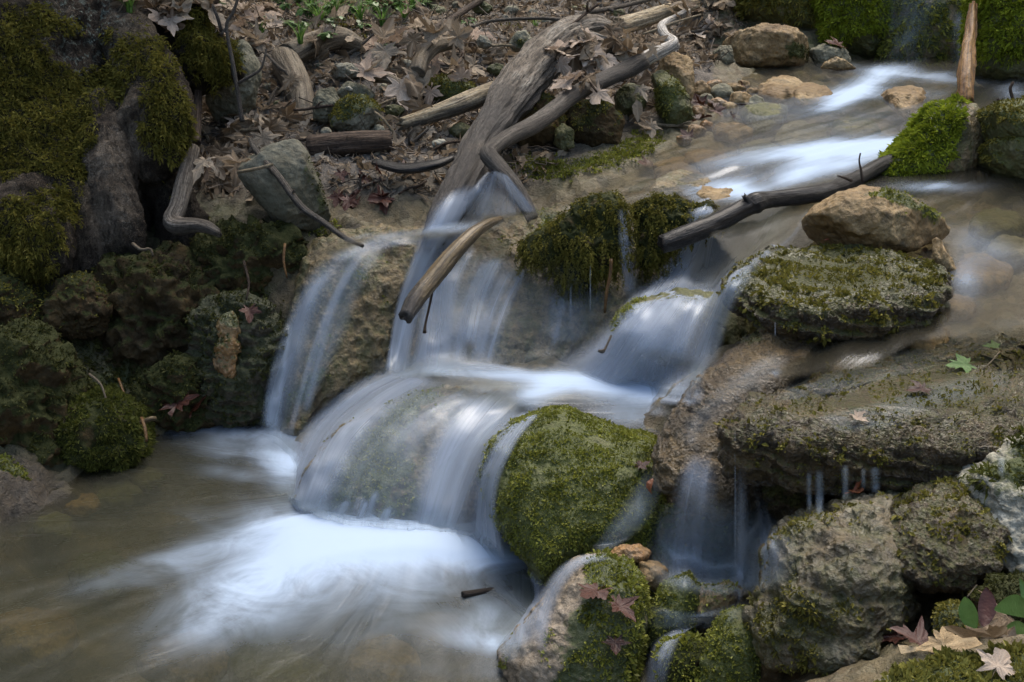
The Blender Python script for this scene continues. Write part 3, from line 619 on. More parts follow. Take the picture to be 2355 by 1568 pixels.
# middle bank
rock('pale grey boulder with moss on its shoulder beside the tree', [(480,195),(505,181),(522,130),(530,98),(565,100),(590,137),(598,164),(580,239),(547,277),(495,272),(478,232)], GREY, dict(mo, dens=50000, seed=11), t=4.6, depth=.09, seed=11, chisel=7, fine=.003, mossf=px_moss(lambda x, y: 0.9 * blob(x, y, 535, 120, 24, 40)))
rock('large angular grey slab leaning below the leaf heap', [(555,372),(591,342),(683,326),(704,348),(721,393),(758,495),(731,528),(683,528),(635,509),(557,410)], rock_mat('olive_grey_slab', [(.06,.058,.038), (.105,.10,.068), (.16,.155,.12)], .8, 0, scale=10), dict(md, dens=25000, seed=12), t=4.02, depth=.11, e=(.55,.6), seed=12, chisel=5, lump=.02, fine=.003, mossf=px_moss(lambda x, y: .5 * blob(x, y, 735, 450, 25, 70)))
rock('rough lichened stone at the left of the stone trio', [(722,230),(735,208),(765,203),(777,225),(770,260),(750,283),(725,275)], GREY, None, t=4.56, depth=.05, seed=13, chisel=6)
rock('mossy square stone in front of the stone trio', [(758,262),(790,235),(835,222),(870,250),(868,275),(840,302),(790,307),(765,290)], GREY, dict(mo, dens=40000, seed=14), t=4.52, depth=.07, e=(.6,.7), seed=14, chisel=5, mossf=top_moss(-.2,.6,.8))
rock('smooth grey stone at the back of the stone trio', [(775,210),(800,190),(840,200),(860,222),(840,240),(800,246),(778,238)], GREY, None, t=4.66, depth=.06, seed=15, chisel=4)
rock('flat pale stone above the stone trio', [(758,168),(770,150),(800,147),(832,157),(838,174),(800,180),(765,178)], PALE, None, t=4.95, depth=.04, seed=16, chisel=5, name='stone', cat='stone')
rock('bright white stone on top of the leaf heap', [(1096,95),(1103,82),(1120,88),(1130,104),(1115,110),(1102,106)], PALE, None, t=5.1, depth=.03, seed=17, chisel=4, name='stone', cat='stone')
rock('grey stone with a mossy side behind the big driftwood', [(1174,95),(1188,76),(1208,72),(1222,93),(1218,118),(1180,114)], GREY, dict(mo, dens=30000), t=5.05, depth=.05, seed=18, chisel=5, mossf=px_moss(lambda x, y: .8 * blob(x, y, 1195, 95, 14, 14)), name='stone', cat='stone')
rock('white pebble by the brown log', [(739,303),(745,294),(758,296),(762,305),(752,312),(742,310)], PALE, None, t=4.42, depth=.015, seed=19, sub=4, name='pebble', cat='pebble')
rock('mossy dark stone left of the pale log', [(980,200),(1010,178),(1060,182),(1090,205),(1085,240),(1040,250),(990,240)], GREENR, dict(mo, dens=40000, seed=20), t=4.82, depth=.07, seed=20, mossf=top_moss(-.5,.5,.8))
rock('dark shadowed boulder under the crossing driftwood', [(1160,300),(1180,240),(1240,215),(1300,240),(1310,300),(1280,340),(1200,345)], DARK, dict(mo, dens=20000, seed=21), t=4.52, depth=.10, seed=21, chisel=5, mossf=top_moss(-.2,.8,.6))
rock('dark blocky stone under the long grey stick', [(1290,270),(1330,235),(1400,240),(1432,280),(1420,335),(1350,345),(1300,330)], DARK, dict(mo, dens=20000, seed=22), t=4.52, depth=.08, seed=22, chisel=7, mossf=top_moss(-.2,.8,.6))
rock('small pointed stone below the long grey stick', [(1278,300),(1295,284),(1315,300),(1318,338),(1290,345),(1275,330)], GREENR, None, t=4.42, depth=.04, seed=23, chisel=6, name='stone', cat='stone')
rock('square brown stone between hanging leaves', [(1417,215),(1450,188),(1478,203),(1487,240),(1442,275),(1418,260)], GREENR, None, t=4.72, depth=.07, e=(.55,.65), seed=24, chisel=7, lump=.03)
rock('pale topped standing block at the stream edge', [(1508,165),(1520,140),(1545,127),(1585,128),(1590,160),(1592,225),(1580,240),(1555,205),(1530,182)], TAN, None, t=4.85, depth=.07, e=(.5,.6), seed=25, chisel=5, lump=.03)
rock('orange mossy block below the standing block', [(1500,168),(1525,163),(1555,188),(1580,228),(1592,270),(1570,300),(1530,285),(1512,240)], GREENR, dict(mat=MOSS_YELLOW, dens=40000, ln=.008, wd=.002, seed=26), t=4.72, depth=.07, seed=26, chisel=4, mossf=px_moss(lambda x, y: .75 * blob(x, y, 1540, 210, 40, 50, 50)))
rock('big ochre boulder standing in the upper pool', [(1667,98),(1690,80),(1715,72),(1754,62),(1823,75),(1850,96),(1872,118),(1864,145),(1788,158),(1713,160),(1686,150),(1672,122)], TAN, dict(md, dens=25000, seed=27), t=5.5, depth=.15, seed=27, chisel=6, lump=.05, mossf=px_moss(lambda x, y: .75 * blob(x, y, 1830, 115, 30, 25)))
rock('grey flat slab beside the big ochre boulder', [(1862,118),(1890,105),(1940,118),(1972,138),(1950,152),(1880,152)], GREY, None, t=5.52, depth=.06, seed=28, chisel=5)
rock('brown wedge stone at the back of the upper pool', [(1888,156),(1900,142),(1920,134),(1948,146),(1966,158),(1920,164)], TAN, None, t=5.38, depth=.05, seed=29, chisel=6, sub=5, name='stone', cat='stone')
rock('grey block left of the big ochre boulder', [(1642,120),(1655,108),(1676,110),(1688,150),(1665,158),(1645,152)], GREY, None, t=5.4, depth=.05, e=(.6,.7), seed=30, chisel=5, name='stone', cat='stone')
# back wall
mw = dict(dens=42000, ln=.016, wd=.0036)
rock('olive mossed rock face at the top behind the ochre boulder', [(1690,-60),(1870,-60),(1880,30),(1868,95),(1800,75),(1740,60),(1705,40)], GREENR, dict(mw, mat=MOSS_OLIVE, seed=31), t=5.85, depth=.18, seed=31, mossf=top_moss(-.9,.3,.8))
rock('bright green mossed rock face left of the small waterfall', [(1862,-60),(2050,-60),(2060,30),(2035,100),(1990,140),(1920,120),(1878,95)], GREENR, dict(mw, mat=MOSS_BRIGHT, seed=32), t=5.75, depth=.18, seed=32, mossf=px_moss(lambda x, y: .95 * sst(105 - y + .3 * (1990 - x), -10, 50)))
rock('wet green rock face under the small waterfall', [(2030,-60),(2250,-60),(2245,60),(2225,165),(2120,170),(2020,150),(2040,60)], TRAV, dict(mw, mat=MOSS_GREEN, seed=33, dens=30000), t=5.68, depth=.16, seed=33, mossf=px_moss(lambda x, y: .6 + 0 * x))
rock('mossy boulder in the upper right corner', [(2236,-60),(2440,-60),(2440,200),(2340,205),(2280,190),(2240,150),(2238,60)], GREENR, dict(mw, mat=MOSS_BRIGHT, seed=34), t=5.1, depth=.2, seed=34, mossf=px_moss(lambda x, y: .95 * sst(170 - y, -10, 60)))
rock('bright green mossy wedge rock splitting the stream', [(2188,236),(2232,246),(2250,290),(2255,330),(2232,392),(2219,430),(2130,440),(1993,460),(1966,440),(2017,386),(2079,325),(2116,273),(2144,249)], TRAV, dict(mb, seed=35, dens=95000), t=4.12, depth=.12, e=(.75,.8), seed=35, mossf=px_moss(lambda x, y: .95 * sst(2240 - x - .25 * (y - 240), -10, 50)))
rock('brown green boulder at the right edge beside the mossy wedge', [(2262,262),(2290,247),(2354,238),(2440,240),(2440,450),(2354,446),(2325,420),(2300,408),(2270,375),(2268,340),(2282,330),(2262,300)], GREENR, dict(mo, dens=45000, seed=36), t=4.0, depth=.16, seed=36, lump=.08, mossf=top_moss(-.5,.6,.7))
rock('large tan boulder resting on the wet slab', [(1849,507),(1867,482),(1918,451),(1980,439),(2028,445),(2072,452),(2130,486),(2180,530),(2172,550),(2130,552),(2080,577),(2000,584),(1950,567),(1915,572),(1880,557),(1860,545)], TAN, dict(mg, dens=40000, seed=37), t=3.46, depth=.11, seed=37, chisel=4, lump=.06, fine=.003, mossf=px_moss(lambda x, y: .7 * blob(x, y, 2120, 480, 70, 30, 20) + .5 * blob(x, y, 2020, 450, 60, 14)))
rock('crusty wet slab under the tan boulder', [(1681,637),(1700,612),(1741,586),(1788,568),(1857,557),(1990,572),(2062,590),(2157,616),(2174,660),(2130,690),(2000,705),(1880,712),(1780,700),(1710,672)], SLABM, dict(mc, seed=38, mat=MOSS_OLIVE, dens=75000, ln=.008, clump=30, camp=.9, thr=.55), z=.545, depth=.036, e=(.3,.45), seed=38, sub=7, lump=.05, fine=.0065, ffreq=55, strata=.010, rag=.05, mossf=top_moss(-.6,.9,.58, f=22))
rock('pointed tan stone leaning at the end of the wet slab', [(2144,545),(2150,543),(2168,580),(2192,605),(2192,628),(2165,628),(2152,600)], TAN, None, t=3.32, depth=.025, seed=39, chisel=5, sub=5, name='stone', cat='stone')
# cascade rocks
rock('tan cascade rock under the left veil of water', [(700,610),(735,560),(790,535),(860,525),(950,525),(1010,560),(975,640),(940,740),(905,850),(850,885),(770,945),(720,985),(690,1040),(660,1035),(655,900),(668,760),(685,680)], TRAV, dict(mg, dens=22000, seed=40, ln=.007), t=3.90, depth=.13, lean=.36, seed=40, sub=7, lump=.045, fine=.008, ffreq=26, mossf=px_moss(lambda x, y: .45 * blob(x, y, 720, 850, 40, 170, 22) + .35 * blob(x, y, 830, 620, 60, 60)))
rock('wide tan cascade wall behind the driftwood stick', [(940,640),(1010,560),(1100,535),(1250,490),(1420,455),(1560,400),(1650,410),(1660,500),(1560,560),(1520,640),(1480,720),(1430,770),(1300,840),(1150,860),(1000,860),(930,840)], TRAV, dict(mg, dens=20000, seed=41), t=3.95, depth=.13, lean=.7, seed=41, sub=7, lump=.04, fine=.008, ffreq=26, mossf=px_moss(lambda x, y: .55 * blob(x, y, 1240, 545, 60, 90, 20)))
mh = dict(mat=MOSS_OLIVE, dens=65000, ln=.0075, wd=.002, grav=.4, spread=1.3, clump=24, camp=.9, thr=.45)
rock('dripping moss overhang in the middle of the cascade', [(1290,510),(1330,468),(1400,452),(1430,470),(1428,560),(1405,605),(1350,650),(1300,640),(1285,600),(1230,600),(1212,575),(1250,535)], DARK, dict(mh, seed=42, strands=350, sl=.05), t=3.76, depth=.055, seed=42, lump=.16, mossf=lambda V, N: np.clip(.75 + .5 * fbm(V * 14, 3), 0, 1), name='moss_clump', cat='moss')
rock('smaller moss overhang beside the wet black branch', [(1465,485),(1500,457),(1550,462),(1600,478),(1640,472),(1648,495),(1585,530),(1545,560),(1520,590),(1480,605),(1468,545)], DARK, dict(mh, seed=43, strands=220, sl=.05), t=3.82, depth=.045, seed=43, lump=.18, mossf=lambda V, N: np.clip(.75 + .5 * fbm(V * 14, 3), 0, 1), name='moss_clump', cat='moss')
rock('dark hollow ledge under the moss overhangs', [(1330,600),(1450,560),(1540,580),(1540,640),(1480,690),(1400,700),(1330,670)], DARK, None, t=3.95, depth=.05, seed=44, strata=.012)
rock('green submerged boulder right of the middle falls', [(1400,775),(1430,715),(1490,690),(1560,668),(1640,680),(1720,730),(1740,790),(1690,840),(1600,860),(1500,850),(1430,820)], GREENR, dict(mg, dens=45000, seed=45, ln=.007), t=3.5, depth=.13, lean=.4, seed=45, mossf=px_moss(lambda x, y: .8 * blob(x, y, 1460, 750, 80, 60)))
rock('domed rock under the lower falls with green edge', [(690,1150),(722,1065),(800,990),(875,940),(960,905),(1100,898),(1220,905),(1190,975),(1140,1040),(1120,1120),(1130,1210),(1060,1245),(950,1245),(850,1225),(765,1200)], TRAV, dict(mg, dens=30000, seed=46, ln=.007), t=3.42, depth=.15, lean=.55, seed=46, sub=7, lump=.04, fine=.008, ffreq=26, mossf=px_moss(lambda x, y: .9 * blob(x, y, 900, 985, 45, 150, 45) + .55 * blob(x, y, 870, 1100, 140, 90)))
rock('large round green mossy boulder in the middle of the cascade', [(1108,1080),(1130,1020),(1180,975),(1230,952),(1300,945),(1360,965),(1430,992),(1500,1000),(1530,1040),(1520,1120),(1530,1190),(1480,1255),(1400,1272),(1330,1280),(1290,1305),(1245,1328),(1215,1292),(1180,1245),(1140,1195),(1118,1140)], GREENR, dict(mg, dens=120000, seed=47, ln=.005, wd=.002, clump=16, camp=.8, thr=.3, spread=1.4), t=3.12, depth=.19, lean=.5, seed=47, sub=8, lump=.035, fine=.003, ffreq=40, rag=.01, mossf=lambda V, N: np.clip(.78 + .6 * fbm(V * 11, 4), 0, 1))
rock('brown ledge rock beside the mossy boulder', [(1518,1120),(1515,1050),(1530,1000),(1549,955),(1583,902),(1618,867),(1659,835),(1720,782),(1754,757),(1800,765),(1880,770),(1860,830),(1790,900),(1740,950),(1720,1030),(1740,1090),(1745,1140),(1680,1190),(1630,1180),(1570,1150)], SLABM, dict(mc, seed=48, dens=25000), t=2.98, depth=.12, lean=.6, seed=48, sub=7, lump=.05, strata=.003, rag=.04, mossf=px_moss(lambda x, y: .5 * blob(x, y, 1600, 1130, 70, 70) + .5 * blob(x, y, 1740, 775, 50, 20)))
rock('dark wet rock wall behind the thin right curtain', [(1520,1180),(1600,1150),(1700,1170),(1790,1190),(1800,1300),(1760,1420),(1650,1420),(1540,1380),(1500,1280)], TRAV, dict(mg, dens=15000, seed=49), t=3.0, depth=.06, seed=49, mossf=top_moss(-.9,.9,.6), fine=.010)
rock('long crusty wet slab with an overhanging front edge', [(1667,968),(1690,930),(1740,905),(1830,890),(1900,850),(1990,810),(2120,790),(2300,770),(2460,770),(2460,1000),(2354,1010),(2250,1030),(2100,1030),(1950,1020),(1830,1020),(1720,1000)], SLABM, dict(mc, seed=50, mat=MOSS_OLIVE, dens=60000, ln=.007, clump=32, camp=.9, thr=.62), z=.435, depth=.05, e=(.2,.38), seed=50, sub=8, lump=.03, fine=.008, ffreq=50, strata=.010, rag=.05, mossf=top_moss(-.9,1.1,.46, f=20))
rock('brown dripping rock below the long slab', [(1729,1070),(1840,1060),(1872,1080),(1878,1180),(1852,1207),(1800,1197),(1768,1172),(1743,1130)], SLABM, dict(mc, dens=25000, seed=51), t=2.86, depth=.07, seed=51, mossf=top_moss(-.8,.8,.6), fine=.009)
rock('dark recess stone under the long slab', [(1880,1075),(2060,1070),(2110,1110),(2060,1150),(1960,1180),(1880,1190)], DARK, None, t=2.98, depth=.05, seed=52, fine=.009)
rock('big pale and brown boulder at the lower right', [(1738,1430),(1761,1378),(1775,1330),(1788,1266),(1805,1228),(1843,1204),(1891,1184),(1959,1170),(2041,1142),(2062,1125),(2127,1129),(2135,1150),(2095,1230),(2092,1280),(2100,1350),(2085,1400),(2070,1450),(2062,1490),(2000,1505),(1900,1520),(1830,1512),(1780,1525),(1762,1485)], MIX, dict(mc, mat=MOSS_OLIVE, seed=53, dens=50000, ln=.008), t=2.5, depth=.15, lean=.55, seed=53, sub=7, e=(.6,.65), lump=.045, fine=.009, ffreq=26, chisel=14, rag=.05, strata=.003, mossf=px_moss(lambda x, y: .62 * blob(x, y, 1850, 1440, 130, 70) + .5 * blob(x, y, 1870, 1200, 80, 30) + .12))
rock('brown crusty rock overhanging a dark hollow', [(2030,1250),(2060,1180),(2120,1130),(2198,1105),(2250,1115),(2280,1200),(2275,1260),(2240,1300),(2196,1345),(2174,1368),(2130,1350),(2085,1320),(2045,1300)], SLABM, dict(mc, seed=54, mat=MOSS_OLIVE, dens=50000, clump=30, camp=.9, thr=.62), t=2.50, depth=.12, lean=.75, e=(.5,.6), seed=54, sub=7, lump=.03, fine=.007, ffreq=45, chisel=9, rag=.05, mossf=top_moss(-.9,1.0,.5, f=25))
rock('pale lichened limestone with dark moss tufts at the right edge', [(2190,1100),(2260,1050),(2330,1010),(2400,985),(2480,980),(2480,1340),(2354,1325),(2290,1305),(2262,1250),(2245,1180)], PALE, dict(mat=MOSS_SHADE, dens=45000, ln=.012, wd=.0016, seed=55, clump=14, camp=1.1, thr=.5), t=2.56, depth=.15, lean=.7, e=(.5,.6), seed=55, sub=7, chisel=10, lump=.04, fine=.006, strata=.004, rag=.05, mossf=lambda V, N: np.clip(.42 + .5 * fbm(V * 9, 3), 0, 1))
rock('small mossy stone beside the upright leaves', [(2161,1412),(2175,1395),(2195,1388),(2219,1406),(2230,1440),(2200,1478),(2168,1470),(2158,1440)], GREY, dict(mg, dens=70000, seed=56, mat=MOSS_OLIVE, ln=.007), t=2.28, depth=.045, seed=56, mossf=top_moss(-.4,.5,.9))
rock('dark mossy stone behind the green plant', [(2250,1380),(2290,1335),(2360,1330),(2440,1350),(2440,1460),(2330,1460),(2262,1430)], DARK, dict(md, seed=57, dens=50000), t=2.32, depth=.07, seed=57, mossf=top_moss(-.5,.6,.8))
rock('pale foreground ledge with yellow moss in the bottom corner', [(1940,1600),(1985,1562),(2060,1525),(2140,1500),(2240,1485),(2354,1470),(2460,1470),(2500,1640),(2300,1750),(2050,1700)], PALE, dict(mat=MOSS_YELLOW, dens=80000, ln=.010, wd=.0024, seed=58), z=.385, depth=.05, e=(.35,.7), seed=58, sub=7, lump=.03, mossf=top_moss(.2,1.0,.72, f=13))
# bottom centre
rock('dark green mossy rock at the bottom with stuck red leaves', [(1151,1508),(1179,1477),(1230,1416),(1271,1368),(1295,1327),(1329,1292),(1391,1281),(1435,1293),(1462,1320),(1478,1375),(1482,1426),(1465,1511),(1460,1640),(1200,1640),(1160,1560)], rock_mat('speckled_tan_rock', [(.12,.09,.055), (.20,.155,.10), (.27,.22,.16)], .65, .3, scale=16, stain_at=.58), dict(mg, mat=MOSS_GREEN, dens=75000, seed=59, ln=.007, clump=22, camp=.8, thr=.45), t=2.72, depth=.13, lean=.2, seed=59, sub=7, lump=.04, mossf=px_moss(lambda x, y: .9 * sst(x + .35 * (y - 1280), 1330, 1400)))
rock('smooth orange stone behind the bottom mossy rock', [(1401,1279),(1425,1257),(1469,1255),(1493,1269),(1475,1288),(1449,1298),(1415,1294)], ORANGE, None, t=2.84, depth=.04, seed=60, chisel=3, sub=5, name='stone', cat='stone')
rock('broken orange and white stone right of the bottom mossy rock', [(1466,1317),(1473,1293),(1493,1296),(1538,1307),(1540,1332),(1507,1356),(1480,1340)], TAN, None, t=2.80, depth=.04, seed=61, chisel=8, sub=5, name='stone', cat='stone')
rock('pale green algae stone under the thin right curtain', [(1480,1460),(1490,1410),(1525,1345),(1580,1320),(1610,1370),(1590,1440),(1540,1480),(1500,1490)], GREENR, dict(mg, dens=45000, seed=62, ln=.005), t=2.76, depth=.06, seed=62, mossf=full)
rock('tan stone in the thin right curtain', [(1590,1370),(1620,1352),(1680,1345),(1720,1365),(1715,1400),(1650,1420),(1600,1405)], TAN, dict(mg, dens=20000, seed=63), t=2.74, depth=.05, seed=63, chisel=5, mossf=top_moss(.2,.9,.5), name='stone', cat='stone')
rock('small dark green stone at the bottom beside white water', [(1508,1510),(1530,1478),(1580,1465),(1620,1475),(1610,1540),(1580,1620),(1520,1620)], DARK, dict(mg, dens=60000, seed=64), t=2.58, depth=.05, seed=64, mossf=top_moss(-.3,.5,.9))
rock('bright algae green stone at the bottom right of the falls', [(1600,1560),(1630,1470),(1670,1410),(1710,1400),(1750,1450),(1770,1560),(1760,1640),(1600,1640)], GREENR, dict(mg, dens=60000, seed=65, ln=.005), t=2.56, depth=.08, seed=65, mossf=full)
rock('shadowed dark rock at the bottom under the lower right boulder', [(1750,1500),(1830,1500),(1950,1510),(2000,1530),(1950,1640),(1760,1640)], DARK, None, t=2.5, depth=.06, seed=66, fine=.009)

# loose stones along the upper stream edge
rs = np.random.RandomState(31)
LOOSE = [(1612,205,26),(1640,198,22),(1662,215,30),(1690,205,20),(1702,235,28),(1650,240,22),(1622,232,18),(1680,252,20),(1728,212,16),(1605,255,16),(1735,243,24),(1600,300,20),(1572,325,17),(1622,290,15),(1745,225,12),(1710,195,13)]
LN = ['flat ochre stone in the gravel spit by the upper pool']
for i, (x, y, r) in enumerate(LOOSE):
    a = np.linspace(0, 6.28, 9)[:-1]; rr = r * (0.75 + .5 * rs.rand(8)); el = .6 + .25 * rs.rand()
    P, N, t = hit(x, y + r * .3)
    rock(LN[0], np.stack([x + rr * np.cos(a), y + rr * el * np.sin(a)], 1), [TAN, ORANGE, GREY, TAN][i % 4] if i not in (11, 12) else ORANGE, None, name='stone', cat='stone', solidify=False, group='ochre stones of the gravel spit', t=t - .01, depth=r * K * t * .8, sub=4, seed=100 + i, chisel=6)
# small pale stones strewn on the upper bank
BANKST = [(705,118,14),(960,70,14),(1010,30,20),(1165,40,10),(1260,50,13),(1345,22,12),(905,165,12),(880,200,10),(1000,20,12),(1225,30,12),(620,200,14),(640,240,11),(862,160,12),(1290,60,9),(1110,20,22),(690,150,9),(1050,15,13),(1320,20,10),(800,205,8),(735,150,9),(905,255,20),(940,150,17),(1090,220,22),(1060,300,24),(690,215,18),(870,300,17),(1140,160,18),(1010,330,18),(1250,120,16),(1330,175,18),(655,275,16),(1180,25,18),(1420,30,16)]
for i, (x, y, r) in enumerate(BANKST):
    a = np.linspace(0, 6.28, 9)[:-1]; rr = r * (0.75 + .5 * rs.rand(8)); el = .5 + .3 * rs.rand(); P, N, t = hit(x, y + r * .3)
    rock('small stone strewn among the leaves of the upper bank', np.stack([x + rr * np.cos(a), y + rr * el * np.sin(a)], 1), [PALE, GREY, GREENR][i % 3], None, name='stone', cat='stone', solidify=False, group='small stones strewn on the bank', t=t - .01, depth=r * K * t * .7, sub=4, seed=130 + i, chisel=6)

SUB = [(1800,190,60,.005,0),(1870,205,45,.0,0),(1960,285,60,.012,1),(2085,212,50,-.012,0),(1760,250,55,.004,1),(1690,290,40,.006,0),(1850,300,60,.015,2),(1760,340,55,.012,1),(1620,355,50,.01,0),(2260,610,70,.01,0),(2330,560,60,.012,2),(2200,690,50,.008,0),(2300,500,60,.006,1),(1560,380,60,.012,0),(1500,430,45,.012,1),(1640,440,40,-.01,0),(2130,760,60,.01,0)]
for i, (x, y, r, dz, c) in enumerate(SUB):
    P = pixz(x, y, .56); P[2] = water_f(P[None, :2])[0] - dz; t = float(t_of_z(y, P[2])); a = np.linspace(0, 6.28, 10)[:-1]; rr = r * (.75 + .5 * rs.rand(9))
    rock('rounded ochre stone lying under the running water of the upper stream', np.stack([x + rr * np.cos(a), y + rr * .42 * np.sin(a)], 1), [TAN, GREENR, GREY][c], None, name='stone', cat='stone', solidify=False, group='stones under the upper stream', z=P[2], depth=r * K * t * .35, e=(.6, .8), sub=5, seed=170 + i, chisel=4)
for i, (x, y, r, z, c) in enumerate([(70,1430,110,-.045,0),(420,1490,100,-.06,0),(250,1120,60,-.03,2),(180,1150,40,-.02,0),(330,1085,40,-.03,2),(620,1520,110,-.06,2),(880,1500,90,-.06,0),(1000,1430,70,-.06,0),(240,1290,80,-.07,2),(120,1200,45,-.015,2)]):
    a = np.linspace(0, 6.28, 10)[:-1]; rr = r * (.75 + .5 * rs.rand(9)); t = float(t_of_z(y, z))
    rock('blurred brown stone on the bed of the lower pool', np.stack([x + rr * np.cos(a), y + rr * .5 * np.sin(a)], 1), [TAN, GREENR, GREENR][c], None, name='stone', cat='stone', solidify=False, group='stones on the pool bed', z=z, depth=r * K * t * .35, e=(.6, .8), sub=5, seed=190 + i, chisel=3)
# ------------------------------------------------------------------ driftwood, logs, branches, roots
def on(pts, lift=1.0):
    """(px, py, radius) -> depth taken from the surface beneath"""
    out = []
    for x, y, r in pts:
        P, N, t = hit(x, y + r * .4); t = 4.5 if t is None else t; out.append((x, y, t - lift * r * K * t, r))
    return out
wb = lambda x, y, V: np.clip(1.25 * sst(y - .2 * (x - 1150), 140, 280) * 1.3 * (.75 + .6 * fbm(V * 12, 3)) + .9 * sst((x - 1182) * .80 + (y - 215) * .58, 8, 30) * (y > 120) * (.7 + .6 * fbm(V * 16, 3)), 0, 1)  # wet towards the lower end; the right-hand side is coloured darker too
stick('driftwood_trunk', 'thick grooved driftwood trunk slanting from the bank into the falls', 'driftwood',
      [[(1418,112,4.72,20),(1402,84,4.74,28),(1352,70,4.70,34),(1290,98,4.62,42),(1232,152,4.50,46),(1182,215,4.36,46),(1140,275,4.24,39),(1104,330,4.14,36),(1076,395,4.02,36),(1048,450,3.93,36),(1020,500,3.87,32),(1000,540,3.84,26)],
       [(1330,95,4.62,28),(1370,105,4.62,26),(1410,112,4.63,20),(1432,118,4.64,12)], [(1340,120,4.60,20),(1380,132,4.60,15),(1402,138,4.60,8)]],
      DRIFT, wb, seg=72, groove=.34, gn=13, knots=.7, seed=3, jag=.03)
stick('long_stick', 'long dark grey stick with an elbow resting against the driftwood trunk', 'branch',
      [[(1478,140,4.60,20),(1430,165,4.55,20),(1330,212,4.36,19),(1235,282,4.14,20),(1165,318,4.0,19),(1128,345,3.92,18),(1124,358,3.90,21),(1148,385,3.88,19),(1180,425,3.86,19),(1208,470,3.85,17),(1222,500,3.85,14)]],
      GREYW, lambda x, y, V: .5 + .45 * blob(x, y, 1400, 180, 90, 60), seg=18, knots=.5, groove=.05, seed=5, jag=.01)
# ------------------------------------------------------------------ water: pool, upper stream, falls
def foam_shader(k, col=(0.44, 0.49, 0.57), tr=0.3):
    d = k.n('ShaderNodeBsdfDiffuse', {'Color': col}).outputs[0]; t = k.n('ShaderNodeBsdfTranslucent', {'Color': col}).outputs[0]
    return k.n('ShaderNodeMixShader', {0: tr, 1: d, 2: t}).outputs[0]
def water_mat(name, tint, murk, murkf, fs, rough=0.22, stretch=(26, 2.0), cloud=0.0, foamcol=(0.43, 0.53, 0.66), ripple=0.35):
    k = NT(name); u, v = k.attr('fu'), k.attr('fv')
    def vec(a, b): return k.n('ShaderNodeCombineXYZ', {'X': k.math('MULTIPLY', u, a), 'Y': k.math('MULTIPLY', v, b), 'Z': 0.0}).outputs[0]
    n1 = k.noise(1.0, 5, 0.6, vec(*stretch), 0.9); n2 = k.noise(1.0, 3, 0.6, vec(stretch[0] * 4.0, stretch[1] * 3.0), 0.4); n3 = k.noise(1.0, 3, 0.55, vec(stretch[0] * .35, stretch[1] * .8), .5)
    st = k.math('ADD', k.math('ADD', k.math('MULTIPLY', n1, 0.55), k.math('MULTIPLY', n2, 0.22)), k.math('MULTIPLY', n3, 0.45))
    if cloud:
        cl = k.noise(5.0, 5, 0.62, None, 1.2); st = k.math('ADD', k.math('MULTIPLY', st, 1 - cloud), k.math('MULTIPLY', cl, cloud * 1.22))
    f = k.attr('foam'); a = k.math('MULTIPLY', f, k.mapr(st, 0.38, 0.82, 0.45, 1.35)); a = k.math('ADD', a, k.math('MULTIPLY', k.math('POWER', f, 2.2), 0.15))
    a = k.mapr(a, 0.02, 1.0, 0.0, 1.0); a = k.math('MULTIPLY', a, fs, clamp=True)
    bmp = k.bump(k.math('ADD', n1, k.math('MULTIPLY', n3, 0.8)), ripple, 0.02)
    tr = k.n('ShaderNodeBsdfTransparent', {'Color': (*tint, 1)}).outputs[0]; di = k.n('ShaderNodeBsdfDiffuse', {'Color': (*murk, 1)}).outputs[0]
    body = k.n('ShaderNodeMixShader', {0: k.math('MULTIPLY', murkf, k.attr('depth')), 1: tr, 2: di}).outputs[0]
    gl = k.n('ShaderNodeBsdfGlossy', {'Color': (.95, .97, 1, 1), 'Roughness': rough, 'Normal': bmp}).outputs[0]
    fr = k.n('ShaderNodeFresnel', {'IOR': 1.33, 'Normal': bmp}).outputs[0]
    w = k.n('ShaderNodeMixShader', {0: fr, 1: body, 2: gl}).outputs[0]
    al = k.n('ShaderNodeMixShader', {0: a, 1: w, 2: foam_shader(k, foamcol)}).outputs[0]
    return k.done(k.n('ShaderNodeMixShader', {0: k.attr('vis'), 1: k.n('ShaderNodeBsdfTransparent').outputs[0], 2: al}).outputs[0])
POOLM = water_mat('pool_water', (0.60, 0.58, 0.43), (0.030, 0.031, 0.014), 0.4, 1.0, 0.3, (4, 2.0), .55)
STREAMM = water_mat('stream_water', (0.80, 0.76, 0.62), (0.045, 0.04, 0.026), 0.3, 1.0, 0.16, (9, 0.9), .30, ripple=.12)
def edge_dist(px, py, poly):
    d = np.full(px.shape, 1e9)
    for i in range(len(poly)):
        a = np.array(poly[i], float); b = np.array(poly[(i + 1) % len(poly)], float); ab = b - a
        q = np.clip(((px - a[0]) * ab[0] + (py - a[1]) * ab[1]) / (ab @ ab + 1e-9), 0, 1); d = np.minimum(d, np.hypot(px - a[0] - q * ab[0], py - a[1] - q * ab[1]))
    return d
def grid_sheet(x0, x1, y0, y1, st):
    gx = np.arange(x0, x1, st); gy = np.arange(y0, y1, st); X, Y = np.meshgrid(gx, gy); nx, ny = len(gx), len(gy)
    i = np.arange((ny - 1) * nx).reshape(ny - 1, nx)[:, :-1].ravel(); return np.stack([X.ravel(), Y.ravel()], 1), np.stack([i, i + 1, i + nx + 1, i + nx], 1)
Q, F = grid_sheet(-3.0, 0.75, 0.2, 4.05, 0.014)
V = np.concatenate([Q, np.zeros((len(Q), 1))], 1); gz_ = ground_f(Q); px, py, t = proj(V)
